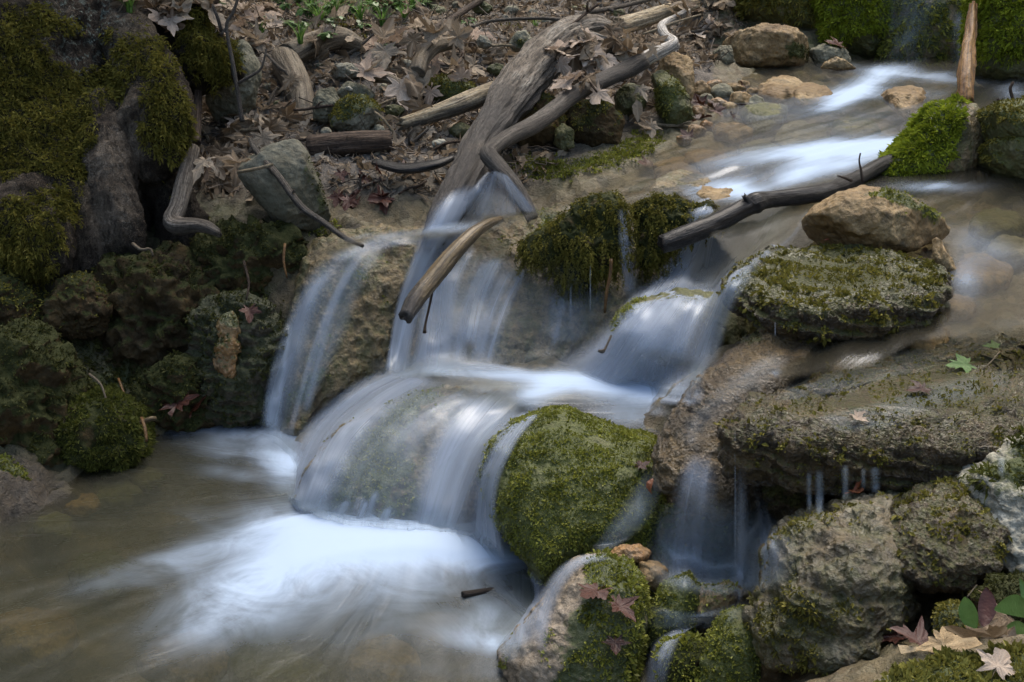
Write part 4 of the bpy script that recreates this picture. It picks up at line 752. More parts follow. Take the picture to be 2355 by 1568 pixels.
foam = (.035 + .92 * blob(px, py, 840, 1232, 265, 60, 6) + .62 * blob(px, py, 720, 1285, 230, 75, -16) + .40 * blob(px, py, 560, 1375, 230, 75, -26) + .30 * blob(px, py, 430, 1272, 230, 26, -15) + .14 * blob(px, py, 330, 1330, 240, 22, -13)
        + .42 * blob(px, py, 570, 1040, 140, 22, 8) + .42 * blob(px, py, 600, 1000, 110, 20) + .28 * blob(px, py, 540, 1085, 90, 20, 5) + .55 * blob(px, py, 660, 1070, 50, 50) + .25 * blob(px, py, 430, 985, 90, 14)
        + .25 * blob(px, py, 1140, 1420, 90, 60) + .34 * blob(px, py, 1130, 1480, 110, 24, 10) + .16 * blob(px, py, 900, 1360, 160, 50, -10) + .12 * blob(px, py, 800, 1450, 350, 70) + .55 * blob(px, py, 1080, 1270, 120, 36, 5)
        + .12 * blob(px, py, 1100, 1540, 200, 30) + .10 * blob(px, py, 1000, 1340, 300, 100))
o_ = pixz(980, 1120, 0); dx, dy = V[:, 0] - o_[0], V[:, 1] - o_[1]; fu = np.arctan2(dy, -dx) ; fv = np.hypot(dx, dy)
V[:, 2] += 0.02 * np.clip(foam, 0, 1) ** 2 * blob(px, py, 800, 1240, 400, 120, 0, 2) + .003 * fbm(np.stack([fu * 14, fv * 3, 0 * fu], 1), 2)
ok = (gz_ < 0.05)[F].any(1)
put('water', V, F[ok], POOLM, None, dict(foam=np.clip(foam, 0, 1.3), fu=fu, fv=fv, depth=sst(-gz_, 0.0, .16), vis=np.ones(len(V))), origin=(0, 0, 0), kind='structure')
# upper stream
UP = [(700,570),(760,545),(850,530),(1000,515),(1060,500),(1240,470),(1350,430),(1450,380),(1520,330),(1640,270),(1620,200),(1610,140),(1800,140),(2000,130),(2250,130),(2500,150),(2550,720),(2450,770),(2300,770),(2100,800),(1990,850),(1800,880),(1750,860),(1850,790),(1700,620),(1640,560),(1600,500),(1560,450),(1450,480),(1250,510),(1100,545),(1000,560),(850,565),(720,620)]
Q, F = grid_sheet(-1.6, 2.6, 2.4, 6.2, 0.014); zw = water_f(Q); zg = ground_f(Q)
V = np.stack([Q[:, 0], Q[:, 1], zw + .004], 1); px, py, t = proj(V)
ins = inpoly(px, py, UP) & (zw > zg - .02)
foam = (.48 * blob(px, py, 2110, 172, 130, 14, 6) + .6 * blob(px, py, 1990, 195, 90, 22, -25) + .35 * blob(px, py, 1930, 230, 60, 18, -20) + .30 * blob(px, py, 2050, 215, 130, 14)
        + .52 * blob(px, py, 2020, 335, 130, 20, -3) + .6 * blob(px, py, 1880, 345, 140, 18, -6) + .55 * blob(px, py, 1840, 390, 80, 26, -28) + .6 * blob(px, py, 1690, 440, 60, 22) + .5 * blob(px, py, 1950, 375, 90, 20, -15) + .25 * blob(px, py, 1700, 370, 120, 25, -10)
        + .35 * blob(px, py, 2150, 430, 90, 12) + .30 * blob(px, py, 2260, 570, 90, 40, 20) + .35 * blob(px, py, 2220, 640, 40, 50) + .3 * blob(px, py, 2330, 210, 40, 20) + .6 * blob(px, py, 1770, 870, 12, 30, 30) + .3 * blob(px, py, 1640, 430, 120, 22, -12)
        + .35 * blob(px, py, 1000, 520, 120, 16) + .30 * blob(px, py, 840, 540, 90, 14) + .15 * blob(px, py, 1900, 260, 300, 60) + .055)  # the even base foam stands in for bluish sky reflection on the stream
d_ = pixz(2100, 200, .6) - pixz(1350, 470, .52); d_ = d_[:2] / np.linalg.norm(d_[:2]); bend = .10 * np.sin(Q[:, 1] * 3)
fv = Q @ d_; fu = Q[:, 0] * -d_[1] + Q[:, 1] * d_[0] + bend
V[:, 2] += .006 * fbm(np.stack([fu * 14, fv * 3, 0 * fu], 1), 3)
put('water', V, F[ins[F].all(1)], STREAMM, None, dict(foam=np.clip(foam, 0, 1.2), fu=fu, fv=fv, depth=sst(zw - zg, .01, .09), vis=sst(edge_dist(px, py, UP) + 6 * fbm(np.stack([fu * 30, fv * 4, 0 * fu], 1), 2), 2, 22)), origin=(0, 0, 0), kind='structure')
# ledge pool half-way down the cascade
MW = np.array([pixz(*q) for q in [(1650,890,.245),(1450,880,.235),(1250,870,.24),(1000,850,.245),(1550,985,.222),(1350,985,.212),(1200,940,.225),(1700,950,.25)]]); mid_f = rbf(MW[:, :2], MW[:, 2], .01)
Q, F = grid_sheet(-.8, 1.7, 2.7, 4.2, .014); V = np.stack([Q[:, 0], Q[:, 1], mid_f(Q)], 1); px, py, t = proj(V)
MP = [(900,870),(985,830),(1240,835),(1420,830),(1640,830),(1720,900),(1600,1010),(1420,1010),(1330,960),(1240,960),(1150,925),(1000,880)]; ins = inpoly(px, py, MP)
foam = .8 * blob(px, py, 1400, 880, 190, 26, 4) + .45 * blob(px, py, 1500, 910, 140, 26, 4) + .6 * blob(px, py, 1080, 850, 160, 18, 3) + .45 * blob(px, py, 1230, 910, 90, 30, -30) + .18 * blob(px, py, 1450, 960, 120, 30) + .15
put('water', V, F[ins[F].all(1)], STREAMM, None, dict(foam=np.clip(foam, 0, 1.1), fu=Q[:, 1], fv=Q[:, 0], depth=np.full(len(V), .9), vis=sst(edge_dist(px, py, MP), 2, 34)), origin=(0, 0, 0), kind='structure')
# falls
def veil_mat(name, col=(0.40, 0.45, 0.52), across=46, along=1.3, contrast=.62, tint=None):
    k = NT(name); u, v, d = k.attr('fu'), k.attr('fv'), k.attr('foam')
    def vec(a, b): return k.n('ShaderNodeCombineXYZ', {'X': k.math('MULTIPLY', u, a), 'Y': k.math('MULTIPLY', v, b), 'Z': k.attr('seed')}).outputs[0]
    n1 = k.noise(1.0, 4, 0.6, vec(across, along), 0.3); n2 = k.noise(1.0, 3, 0.6, vec(across * 4, along * 1.5)); n3 = k.noise(1.0, 2, 0.5, vec(across * .28, along * 1.2))
    st = k.math('ADD', k.math('ADD', k.math('MULTIPLY', n1, 0.42), k.math('MULTIPLY', n2, 0.12)), k.math('MULTIPLY', n3, 0.66))
    a = k.math('MULTIPLY', d, k.mapr(st, 0.36, 0.82, 1 - contrast * .9, 1 + contrast * .55))
    a = k.math('MINIMUM', a, 0.97, clamp=True)
    tr = k.n('ShaderNodeBsdfTransparent', {'Color': (1, 1, 1, 1)}).outputs[0]
    fo = foam_shader(k, col, 0.35)
    gl = k.n('ShaderNodeBsdfGlossy', {'Color': (.9, .95, 1, 1), 'Roughness': 0.3}).outputs[0]
    fo = k.n('ShaderNodeMixShader', {0: 0.06, 1: fo, 2: gl}).outputs[0]
    return k.done(k.n('ShaderNodeMixShader', {0: a, 1: tr, 2: fo}).outputs[0])
VEILM = veil_mat('falling_water'); STREAKM = veil_mat('streaky_falling_water', across=85, along=1.0, contrast=1.0); MISTM = veil_mat('thin_falling_water', across=50, along=1.0, contrast=.75, col=(.35, .41, .45))
def gsm(A, ax, s):
    if s <= 0: return A
    r = int(s * 3) + 1; kx = np.exp(-.5 * (np.arange(-r, r + 1) / s) ** 2); kx /= kx.sum(); pad = [(0, 0)] * A.ndim; pad[ax] = (r, r)
    B = np.pad(A, pad, mode='edge'); return np.apply_along_axis(lambda m: np.convolve(m, kx, 'valid'), ax, B)
def veil(lines, dens, mat=None, na=26, nl=44, lift=.012, layers=2, fade=(.12, .12), edge=.45, widen=1.22, seed=0, sm=2.5, fall=True, name='waterfall', mono=True):
    """lines: paths of the water, left to right, each from the lip to the foot, as photo positions; the sheet lies just off the rock behind it"""
    L = np.stack([catmull(l, nl) for l in lines], 1)                      # nl, k, 2
    A = np.stack([catmull(L[i], na) for i in range(nl)])                  # nl, na, 2
    mid = A.mean(1, keepdims=True); A = mid + (A - mid) * widen
    Tm = np.zeros((nl, na))
    for i in range(nl):
        for j in range(na):
            P, N, t = hit(A[i, j, 0], A[i, j, 1]); Tm[i, j] = np.nan if t is None else t
    m = np.nanmean(Tm); Tm = np.where(np.isnan(Tm), m, Tm); Tr = Tm.copy()
    if mono:
        for i in range(1, nl): Tm[i] = np.minimum(Tm[i], Tm[i - 1] + .006)
    Tm = gsm(gsm(Tm, 0, sm), 1, sm * .8); Tm = gsm(gsm(np.minimum(Tm, Tr + .004), 0, 1.0), 1, .8)
    s, uu = np.meshgrid(np.linspace(0, 1, nl), np.linspace(0, 1, na), indexing='ij')
    for lay in range(layers):
        P = pix(A[..., 0], A[..., 1], Tm - lift * (1 + .9 * lay)).reshape(-1, 3); P4 = P.reshape(nl, na, 3)
        fv = np.concatenate([np.zeros((1, na)), np.cumsum(np.linalg.norm(np.diff(P4, axis=0), axis=2), 0)]); w = np.linalg.norm(P4[:, -1] - P4[:, 0], axis=1).mean(); fu = uu * w
        en = .06 * pn(np.stack([fv.ravel() * 5, fu.ravel() * 0 + seed + lay * 3.3, 0 * fu.ravel()], 1)).reshape(nl, na)
        d = sst(uu + en, 0, edge) * sst(1 - uu + en, 0, edge) * (sst(s, 0, fade[0]) if fade[0] else 1) * (sst(1 - s, 0, fade[1]) if fade[1] else 1) * dens * (1 if layers == 1 else .66)
        i = np.arange((nl - 1) * na).reshape(nl - 1, na)[:, :-1].ravel(); F = np.stack([i, i + 1, i + na + 1, i + na], 1)
        put(name, P, F, mat or VEILM, None, dict(foam=d.ravel(), fu=fu.ravel(), fv=fv.ravel(), seed=np.full(nl * na, seed + lay * 7.7)), kind='structure')
bvh()
veil([[(715,635),(675,710),(640,800),(612,900),(600,985)],[(755,610),(705,700),(668,800),(635,900),(618,995)],[(795,588),(745,670),(712,770),(680,890),(645,1015)]], .62, seed=1, fade=(.15,.08))
veil([[(720,610),(670,720),(635,830),(605,990)],[(800,560),(740,680),(700,800),(640,1010)],[(900,545),(840,640),(790,760),(700,960)]], .26, MISTM, seed=61, na=36, edge=.25, fade=(.15,.15))
veil([[(815,575),(775,650),(730,750),(690,880),(650,1020)],[(845,572),(800,650),(750,760),(705,890),(665,1035)]], .38, STREAKM, na=16, seed=2)
veil([[(985,505),(955,580),(915,700),(885,865)],[(1040,495),(990,580),(935,710),(905,868)],[(1095,490),(1015,590),(960,720),(935,870)]], .88, seed=3, fade=(.12,.05), edge=.25)
veil([[(1000,620),(968,720),(942,862)],[(1025,600),(1015,720),(1000,862)],[(1052,590),(1068,700),(1062,860)]], .72, seed=4, fade=(.15,.05))
veil([[(1105,598),(1070,680),(1045,800)],[(1140,590),(1100,680),(1075,800)],[(1160,595),(1125,690),(1100,810)]], .70, STREAKM, seed=5, na=18)
veil([[(1150,625),(1110,720),(1080,830)],[(1190,615),(1150,700),(1110,830)]], .62, STREAKM, seed=6, na=16)
veil([[(1118,398),(1075,450),(1010,505)],[(1135,392),(1110,450),(1080,505)],[(1150,396),(1155,450),(1150,505)],[(1162,400),(1200,455),(1228,495)]], .55, STREAKM, seed=7, na=24, nl=26, fade=(.05,.15), edge=.15)
veil([[(1605,435),(1580,520),(1530,610),(1440,730),(1385,820),(1300,905)],[(1660,425),(1620,520),(1575,620),(1480,740),(1420,830),(1350,905)],[(1745,428),(1700,520),(1640,640),(1590,740),(1520,830),(1450,910)]], .8, seed=8, na=34, nl=56, fade=(.08,.06))
veil([[(1680,420),(1650,520),(1600,620),(1540,730),(1500,830)],[(1780,440),(1730,540),(1660,640),(1610,750),(1570,850)],[(1870,480),(1800,560),(1710,630),(1670,720),(1630,870)]], .55, seed=60, na=34, nl=44, fade=(.15,.1), edge=.3)
veil([[(1590,470),(1575,540),(1560,610),(1530,670)],[(1640,455),(1620,540),(1610,600),(1600,660)],[(1700,440),(1670,520),(1650,600),(1620,660)]], .5, STREAKM, seed=9, layers=1)
veil([[(1420,770),(1390,830),(1300,890)],[(1480,800),(1460,850),(1420,900)],[(1550,830),(1540,880),(1520,920)],[(1600,810),(1602,870),(1590,925)]], .85, STREAKM, seed=10, na=40, nl=30, fade=(.25,.05))
veil([[(1420,480),(1424,560),(1430,690)],[(1436,478),(1440,560),(1446,690)],[(1455,485),(1462,560),(1465,680)]], .55, seed=11, na=14, fade=(.08,.15))
veil([[(1240,640),(1235,760)],[(1300,660),(1300,790)],[(1380,640),(1380,760)]], .18, STREAKM, seed=12, layers=1)
veil([[(1560,560),(1480,660),(1390,770),(1270,880)],[(1600,560),(1530,650),(1450,760),(1340,890)],[(1640,560),(1590,650),(1520,770),(1420,900)]], .55, seed=62, na=30, nl=44, fade=(.2,.06), edge=.4)
veil([[(1700,600),(1640,700),(1600,800),(1560,900)],[(1760,600),(1700,680),(1660,780),(1600,900)]], .35, MISTM, seed=63, na=24, nl=40, fade=(.2,.1), edge=.4)
veil([[(1000,580),(950,700),(910,870)],[(1110,570),(1060,700),(1040,860)],[(1220,590),(1170,700),(1130,860)]], .20, STREAKM, seed=64, na=44, nl=40, fade=(.2,.06), edge=.25)
veil([[(1030,440),(985,500),(950,580)],[(1080,420),(1040,500),(1000,590)],[(1120,440),(1110,500),(1060,590)]], .8, seed=65, na=28, nl=30, fade=(.3,.15), edge=.4)
veil([[(960,530),(860,545),(740,590)],[(1000,560),(900,570),(770,610)]], .4, seed=66, na=14, nl=30, mono=False, edge=.4)
# film of water over the long slab and down its front
veil([[(2380,700),(2150,760),(1950,830),(1780,890)],[(2400,780),(2180,830),(1980,890),(1760,930)]], .12, MISTM, seed=67, na=40, nl=50, mono=False, edge=.3, lift=.006, layers=1)
veil([[(2350,840),(2150,880),(2000,930),(1850,960)],[(2350,900),(2150,940),(2050,980),(1900,1000)]], .12, MISTM, seed=68, na=40, nl=50, mono=False, edge=.3, lift=.005, layers=1)
veil([[(1780,800),(1680,860),(1600,930),(1545,1000)],[(1850,830),(1740,900),(1650,980),(1590,1060)]], .10, MISTM, seed=69, na=30, nl=40, mono=False, edge=.4, lift=.006, layers=1)
veil([[(960,560),(930,700),(900,860)],[(1150,560),(1110,700),(1060,860)],[(1330,600),(1290,720),(1210,860)],[(1480,640),(1400,760),(1290,870)]], .10, MISTM, seed=80, na=60, nl=40, fade=(.35,.05), edge=.3, sm=4)
veil([[(1440,700),(1350,790),(1220,880)],[(1540,700),(1450,800),(1350,890)],[(1640,720),(1600,800),(1560,900)]], .5, VEILM, seed=81, na=50, nl=40, fade=(.4,.05), edge=.3, sm=4)
veil([[(900,850),(780,940),(690,1040),(650,1140)],[(1100,850),(960,960),(860,1080),(820,1210)],[(1270,880),(1170,990),(1090,1100),(1040,1250)]], .14, MISTM, seed=82, lift=.02, na=60, nl=44, fade=(.15,.05), edge=.2, sm=4)
# middle ledge and the sheets below it
veil([[(1620,890),(1450,870),(1300,872),(1180,905)],[(1620,915),(1450,895),(1290,895),(1170,930)],[(1600,935),(1450,925),(1270,925),(1150,960)]], .95, seed=13, na=20, nl=40, sm=4, fade=(.1,.15), edge=.35, mono=False)
veil([[(1560,940),(1430,915),(1300,905),(1220,930),(1170,980)],[(1540,965),(1420,940),(1320,920),(1240,940),(1185,990)]], .45, seed=14, na=20, nl=40, sm=4, edge=.4, mono=False)
veil([[(1240,850),(1100,832),(980,840),(890,870)],[(1230,870),(1100,850),(980,858),(880,885)]], .8, seed=15, na=14, nl=36, sm=4, edge=.4, mono=False)
veil([[(880,850),(770,915),(690,1005),(632,1150)],[(960,855),(850,915),(755,1010),(680,1185)],[(1020,872),(910,940),(820,1030),(750,1180)]], .95, seed=16, lift=.02, na=34, nl=50, sm=4, fade=(.1,.04), edge=.4)
veil([[(860,868),(750,950),(680,1040),(648,1150)],[(900,870),(790,955),(720,1050),(690,1170)]], .6, STREAKM, seed=84, lift=.02, na=20, nl=50, sm=4, fade=(.1,.04), edge=.5)
veil([[(690,1040),(665,1090),(650,1140)],[(760,1030),(710,1100),(690,1170)]], .5, seed=17, na=16, fade=(.2,.1))
veil([[(1120,858),(1000,920),(905,990),(860,1080)],[(1180,862),(1080,930),(980,1010),(930,1120)]], .30, STREAKM, seed=18, na=24, sm=3, edge=.4, fade=(.15,.4))
veil([[(1140,868),(1050,930),(985,1040),(935,1265)],[(1200,872),(1120,950),(1050,1060),(980,1275)],[(1270,890),(1190,970),(1120,1070),(1050,1275)]], .95, seed=19, na=34, nl=54, sm=3, edge=.4, fade=(.12,.02))
veil([[(1170,960),(1125,1040),(1090,1130),(1070,1255)],[(1230,935),(1165,1020),(1120,1120),(1120,1260)],[(1260,930),(1185,1020),(1140,1150),(1160,1300)]], .75, seed=20, na=26, nl=50, sm=3, edge=.35, fade=(.12,.05))
for i, (x, y, x2, y2, w) in enumerate([(800,1150,765,1205,14),(832,1140,805,1215,14),(868,1125,832,1225,12),(895,1165,870,1235,16),(845,1150,815,1220,8),(745,1160,730,1200,12)]):
    veil([[(x - w, y), (x2 - w, y2)], [(x, y - 4), (x2, y2 + 3)], [(x + w, y), (x2 + w, y2)]], .75, STREAKM, na=10, nl=16, seed=21 + i, layers=1, fade=(.2, .1))
# films that cover the domed rock, mist at the feet of the falls
veil([[(870,880),(760,960),(690,1050),(650,1150)],[(1000,862),(900,950),(800,1060),(760,1190)],[(1120,862),(1030,960),(930,1080),(880,1220)],[(1240,885),(1180,970),(1110,1080),(1070,1240)]], .08, seed=50, lift=.02, na=50, nl=50, sm=3, edge=.15, fade=(.1,.12))
veil([[(600,930),(595,1005)],[(650,950),(650,1040)],[(690,1000),(680,1075)]], .45, MISTM, seed=51, na=18, nl=16, fade=(.8,.1), lift=.03)
veil([[(640,1080),(632,1175)],[(760,1130),(750,1225)],[(900,1165),(890,1262)],[(1010,1170),(1005,1275)],[(1130,1180),(1120,1290)]], 1.0, MISTM, seed=52, na=50, nl=16, fade=(.8,.4), edge=.12, lift=.03, sm=5)
veil([[(1070,1290),(1065,1330)],[(1160,1360),(1140,1500)],[(1240,1420),(1210,1510)]], .4, MISTM, seed=53, na=30, nl=16, fade=(.8,.15), lift=.03)
veil([[(1300,850),(1270,900)],[(1420,840),(1410,905)],[(1600,860),(1600,930)]], .5, MISTM, seed=54, na=30, nl=16, fade=(.7,.15), lift=.03)
veil([[(870,810),(860,880)],[(1000,805),(990,868)],[(1130,800),(1120,865)]], .5, MISTM, seed=55, na=30, nl=16, fade=(.8,.1), lift=.03)
for i, (a, b, c, w) in enumerate([((1085,560),(1030,680),(1005,850),20),((1120,600),(1075,700),(1050,850),16),((1010,600),(985,720),(965,850),18),((1210,610),(1165,700),(1120,840),14),((830,580),(760,720),(700,960),12),((1300,650),(1290,720),(1270,800),10),((1500,640),(1420,760),(1330,870),30),((1580,640),(1500,770),(1430,880),26),((1640,620),(1570,760),(1530,890),24)]):
    veil([[(a[0] - w, a[1]), (b[0] - w, b[1]), (c[0] - w, c[1])], [(a[0] + w, a[1]), (b[0] + w, b[1]), (c[0] + w, c[1])]], .5 if i not in (4, 5) else .3, STREAKM, seed=90 + i, na=14, nl=40, sm=3, edge=.5, fade=(.15, .08), layers=1)
# around the round mossy boulder and the bottom rocks
veil([[(1085,1200),(1078,1300),(1070,1400),(1075,1480)],[(1160,1260),(1160,1350),(1150,1430),(1150,1500)],[(1240,1325),(1245,1380),(1235,1430),(1205,1490)]], .72, seed=30, na=34, nl=40, sm=4, fade=(.12,.15), edge=.3)
veil([[(1500,1060),(1440,1150),(1390,1220),(1350,1275)],[(1525,1110),(1500,1180),(1440,1240),(1380,1280)]], .34, MISTM, seed=31, na=22, sm=3, edge=.45, fade=(.2,.3))
veil([[(1410,1272),(1330,1278),(1270,1320),(1230,1400),(1215,1490)],[(1420,1284),(1345,1300),(1300,1345),(1270,1420),(1250,1520)]], .5, seed=33, na=16, nl=40, sm=3, edge=.4, fade=(.2,.2))
veil([[(1590,1030),(1560,1100),(1535,1220),(1520,1350)],[(1625,1030),(1600,1110),(1585,1230),(1575,1360)],[(1650,1040),(1645,1120),(1640,1240),(1635,1370)]], .62, STREAKM, seed=34, na=26, nl=44, sm=3, edge=.4, fade=(.35,.2))
veil([[(1530,1150),(1515,1250),(1505,1340)],[(1600,1140),(1600,1260),(1600,1370)],[(1700,1150),(1705,1260),(1710,1370)],[(1790,1190),(1800,1260),(1805,1340)]], .40, MISTM, seed=74, na=44, nl=36, sm=3, edge=.25, fade=(.35,.2))
veil([[(1690,1060),(1690,1180),(1690,1290),(1685,1390)],[(1715,1060),(1720,1180),(1715,1300),(1705,1395)]], .5, STREAKM, seed=35, na=14, nl=44, sm=3, edge=.45, fade=(.3,.25))
veil([[(1730,1110),(1740,1190),(1745,1260),(1745,1340)],[(1760,1150),(1775,1200),(1790,1260),(1800,1320)]], .45, STREAKM, seed=75, na=16, nl=36, sm=3, edge=.45, fade=(.35,.25))
veil([[(1500,1470),(1480,1520),(1465,1600)],[(1560,1440),(1510,1510),(1490,1600)],[(1640,1420),(1560,1470),(1520,1600)]], .6, seed=36, na=24, sm=3, edge=.4, fade=(.2,.0))
veil([[(1500,1380),(1500,1450)],[(1600,1400),(1590,1450)],[(1720,1370),(1700,1430)]], .3, MISTM, seed=37, na=20, layers=1, edge=.4, fade=(.3,.3))
# back falls
veil([[(2045,-40),(2035,60),(2030,155)],[(2120,-40),(2090,60),(2085,160)],[(2190,-40),(2150,30),(2140,160)]], .18, MISTM, seed=40, na=26, sm=2, layers=1, fade=(0,.1))
veil([[(2190,20),(2185,90),(2180,165)],[(2215,20),(2220,90),(2215,165)]], .26, MISTM, seed=41, na=14, layers=1, fade=(.2,.1))
veil([[(2230,392),(2228,425)],[(2255,388),(2258,425)],[(2280,400),(2290,425)]], .6, STREAKM, na=14, nl=12, seed=42, layers=1, fade=(.25,.1))
for i, (x, y0, y1, w) in enumerate([(1884,1082,1195,11),(1943,1070,1150,10),(2012,1075,1135,12),(1985,1078,1125,7),(2302,1050,1095,10),(1860,1085,1180,7)]):
    veil([[(x - w, y0), (x - w * .8, y1)], [(x, y0 - 3), (x, y1 + 4)], [(x + w, y0), (x + w * .8, y1)]], .42, MISTM, na=10, nl=16, seed=120 + i, layers=1, edge=.5, fade=(.15, .35), lift=.02)
# single drips and threads of water
def drip(x, y0, y1, r=2.2, lift=.03, dx=0):
    P0, N0, t0 = hit(x, y0); P1, N1, t1 = hit(x, y0 - 14); t = min(t0 or 9, t1 or 9) - lift
    V, F, gu, gv = tube_mesh(pix(np.array([x, x + dx * .3, x + dx]), np.array([y0, (y0 + y1) / 2, y1]), np.array([t, t, t])), np.array([r * .8, r, r * .6]) * K * t, seg=8, rings=14)
    s = gv / gv.max()
    put('water_thread', V, F, VEILM, None, dict(foam=.24 * sst(s, 0, .1) * (.6 + .5 * pn(np.stack([gv * 40, 0 * gv + x, 0 * gv], 1))) * sst(1 - s, 0, .3), fu=gu * .004, fv=gv, seed=np.full(len(V), x)), kind='structure')
for a in [(1275,638,720,2.0),(1312,655,750,2.4),(1357,610,740,1.6),(1690,985,1390,1.6),(1782,740,775,1.6)]: drip(*a)
stick('bleached_root', 'bleached white crooked root at the top right of the driftwood', 'root',
      [[(1462,150,4.66,15),(1492,130,4.7,17),(1530,112,4.74,15),(1548,98,4.76,13),(1530,82,4.8,11),(1522,62,4.85,12),(1548,45,4.9,10),(1580,28,4.95,9)],[(1530,112,4.74,12),(1556,108,4.76,8)]], BLEACH, None, seg=16, knots=.9, seed=6, jag=.01)
stick('pale_log', 'pale debarked log end lying at the top behind the driftwood trunk', 'log',
      [[(1425,62,5.0,22),(1470,48,5.05,20),(1530,28,5.12,18),(1592,8,5.2,16)]], PALEW, None, seg=20, groove=.08, knots=.3, seed=7, jag=.02)
stick('split_pale_log', 'split pale and dark log poking out left of the driftwood trunk', 'log',
      [[(1180,192,4.62,20),(1120,215,4.58,22),(1050,243,4.53,22),(980,268,4.5,18),(925,284,4.47,14)]], PALEW, lambda x, y, V: np.clip(.9 * sst(y - (284 - (x - 925) * .36), 2, 10) + .5 * fbm(V * 22, 2), 0, 1), seg=20, groove=.12, seed=8, jag=.02)
stick('brown_log', 'short thick brown log lying behind the grey slab', 'log',
      [[(712,338,4.36,26),(770,332,4.36,27),(840,327,4.36,27),(895,326,4.37,25)]], BROWNW, None, seg=26, groove=.12, knots=.3, seed=9, jag=.008)
stick('wet_bark_slab', 'flat wet black piece of bark under the brown log', 'bark',
      [[(862,372,4.2,14),(930,388,4.16,22),(1000,378,4.16,20),(1042,362,4.18,12)]], BLACKW, None, seg=20, groove=.25, flat=.5, seed=10)
stick('black_branch', 'wet black branch sticking out over the water from the mossy wedge', 'branch',
      [[(1524,562,3.62,21),(1570,545,3.63,24),(1640,515,3.66,23),(1715,477,3.70,21),(1735,467,3.71,24),(1760,460,3.73,20),(1830,452,3.78,20),(1900,442,3.84,20),(1955,418,3.92,18),(2010,388,4.0,17),(2050,368,4.05,14)], [(1725,470,3.69,12),(1712,452,3.68,5)]],
      BLACKW, None, seg=22, groove=.04, knots=.7, bumps=.05, seed=11, jag=.008)
stick('twig', 'thin upright twig growing from the wet black branch', 'twig', [[(1983,418,3.9,3),(1980,395,3.9,3),(1975,370,3.9,2),(1978,352,3.9,2)]], BROWNW, None, seg=6, seed=12)
stick('twig', 'tiny side shoot lying on the wet black branch', 'twig', [[(1958,416,3.86,4),(1938,408,3.85,3),(1925,404,3.86,2)]], BROWNW, None, seg=6, seed=12)
stick('tan_stick', 'tan wet driftwood stick hanging over the falls', 'branch',
      [[(933,728,3.50,17),(955,690,3.53,21),(1000,635,3.58,21),(1045,580,3.63,19),(1085,540,3.68,15),(1120,515,3.74,11),(1150,505,3.80,8)]], TANW, lambda x, y, V: .8 * sst(-x + 985, 0, 40) + .25, seg=20, knots=.5, groove=.04, bumps=.05, seed=13, jag=.012)
stick('twig', 'thin dark twig hanging behind the tan stick', 'twig', [[(1000,640,3.6,3),(988,700,3.56,3),(978,745,3.54,3),(976,765,3.53,5)]], BROWNW, None, seg=6, seed=14)
stick('root_stick', 'grey crooked root hanging beside the tree like a hockey stick', 'root',
      [[(442,345,4.02,16),(432,380,3.98,19),(420,430,3.93,20),(408,478,3.90,20),(396,508,3.88,22),(412,520,3.86,20),(445,518,3.84,16),(475,522,3.83,14),(502,535,3.82,9)]], GREYW, None, seg=18, knots=.9, groove=.08, seed=15, jag=.01)
stick('thin_stick', 'thin upright stick behind the crooked grey root', 'stick', [[(452,330,4.2,10),(454,270,4.3,9),(456,200,4.4,9),(455,180,4.42,8)]], BROWNW, None, seg=10, seed=16)
stick('thin_branch', 'thin dark branch slanting over the grey slab down to the falls', 'branch',
      [[(575,320,4.0,6),(592,350,3.95,8),(640,405,3.88,8),(672,450,3.85,8),(700,482,3.84,8),(745,512,3.83,7),(790,545,3.80,6),(835,566,3.78,4)],[(672,450,3.85,4),(676,436,3.84,3)],[(700,484,3.84,4),(688,490,3.83,2)]], GREYW, lambda x, y, V: .3 + .5 * sst(x, 640, 760), seg=10, knots=.5, seed=17)
stick('twig', 'short pale twig crossing the thin dark branch', 'twig', [[(545,396,3.86,4),(590,388,3.86,4),(628,378,3.86,4)]], PALEW, None, seg=8, seed=18)
stick('upright_log', 'narrow upright orange log standing in the stream at top right', 'log',
      [[(2218,236,4.72,20),(2220,190,4.76,19),(2226,120,4.86,16),(2232,60,4.94,12),(2238,15,5.0,9)]], RUST, None, seg=24, groove=.2, knots=1.2, bumps=.12, seed=19, jag=.02)
stick('forked_twig', 'dark forked twig above the boulder at the right edge', 'twig', [[(2270,258,4.1,4),(2310,240,4.1,4),(2300,232,4.12,3),(2292,228,4.12,3)],[(2322,248,4.1,4),(2330,235,4.1,4),(2322,205,4.1,4),(2330,188,4.1,3)],[(2300,244,4.1,4),(2340,238,4.1,3)]], BROWNW, None, seg=7, seed=20)
stick('broken_branch', 'broken wet branch stub poking out of the pool foam', 'branch', [[(1063,1367,2.93,8),(1085,1364,2.94,8),(1130,1357,2.97,7),(1175,1352,3.0,6)],[(1075,1366,2.93,5),(1082,1385,2.95,3)]], BROWNW, lambda x, y, V: .7, seg=12, knots=.5, seed=21)
stick('rusty_root', 'thin rusty root dangling below the moss overhang', 'root', [[(1405,595,3.66,4),(1403,630,3.66,4),(1395,670,3.66,4),(1390,720,3.66,3)]], RUST, None, seg=7, knots=1, seed=22)
stick('bent_twig', 'thin bent twig dangling from the green boulder in the falls', 'twig', [[(1405,772,3.3,3),(1392,800,3.28,3),(1385,808,3.27,5),(1375,806,3.27,3)]], GREYW, None, seg=6, seed=23)
stick('smooth_root', 'thick smooth tan root crossing the bank behind the stone trio', 'root', [[(690,300,4.66,24),(694,240,4.72,30),(680,190,4.82,34),(660,150,4.92,34),(650,125,5.0,26)],[(660,130,4.96,30),(720,100,5.06,28),(780,88,5.14,26),(830,105,5.16,16)]], ROOTW, None, seg=20, knots=.4, seed=24)
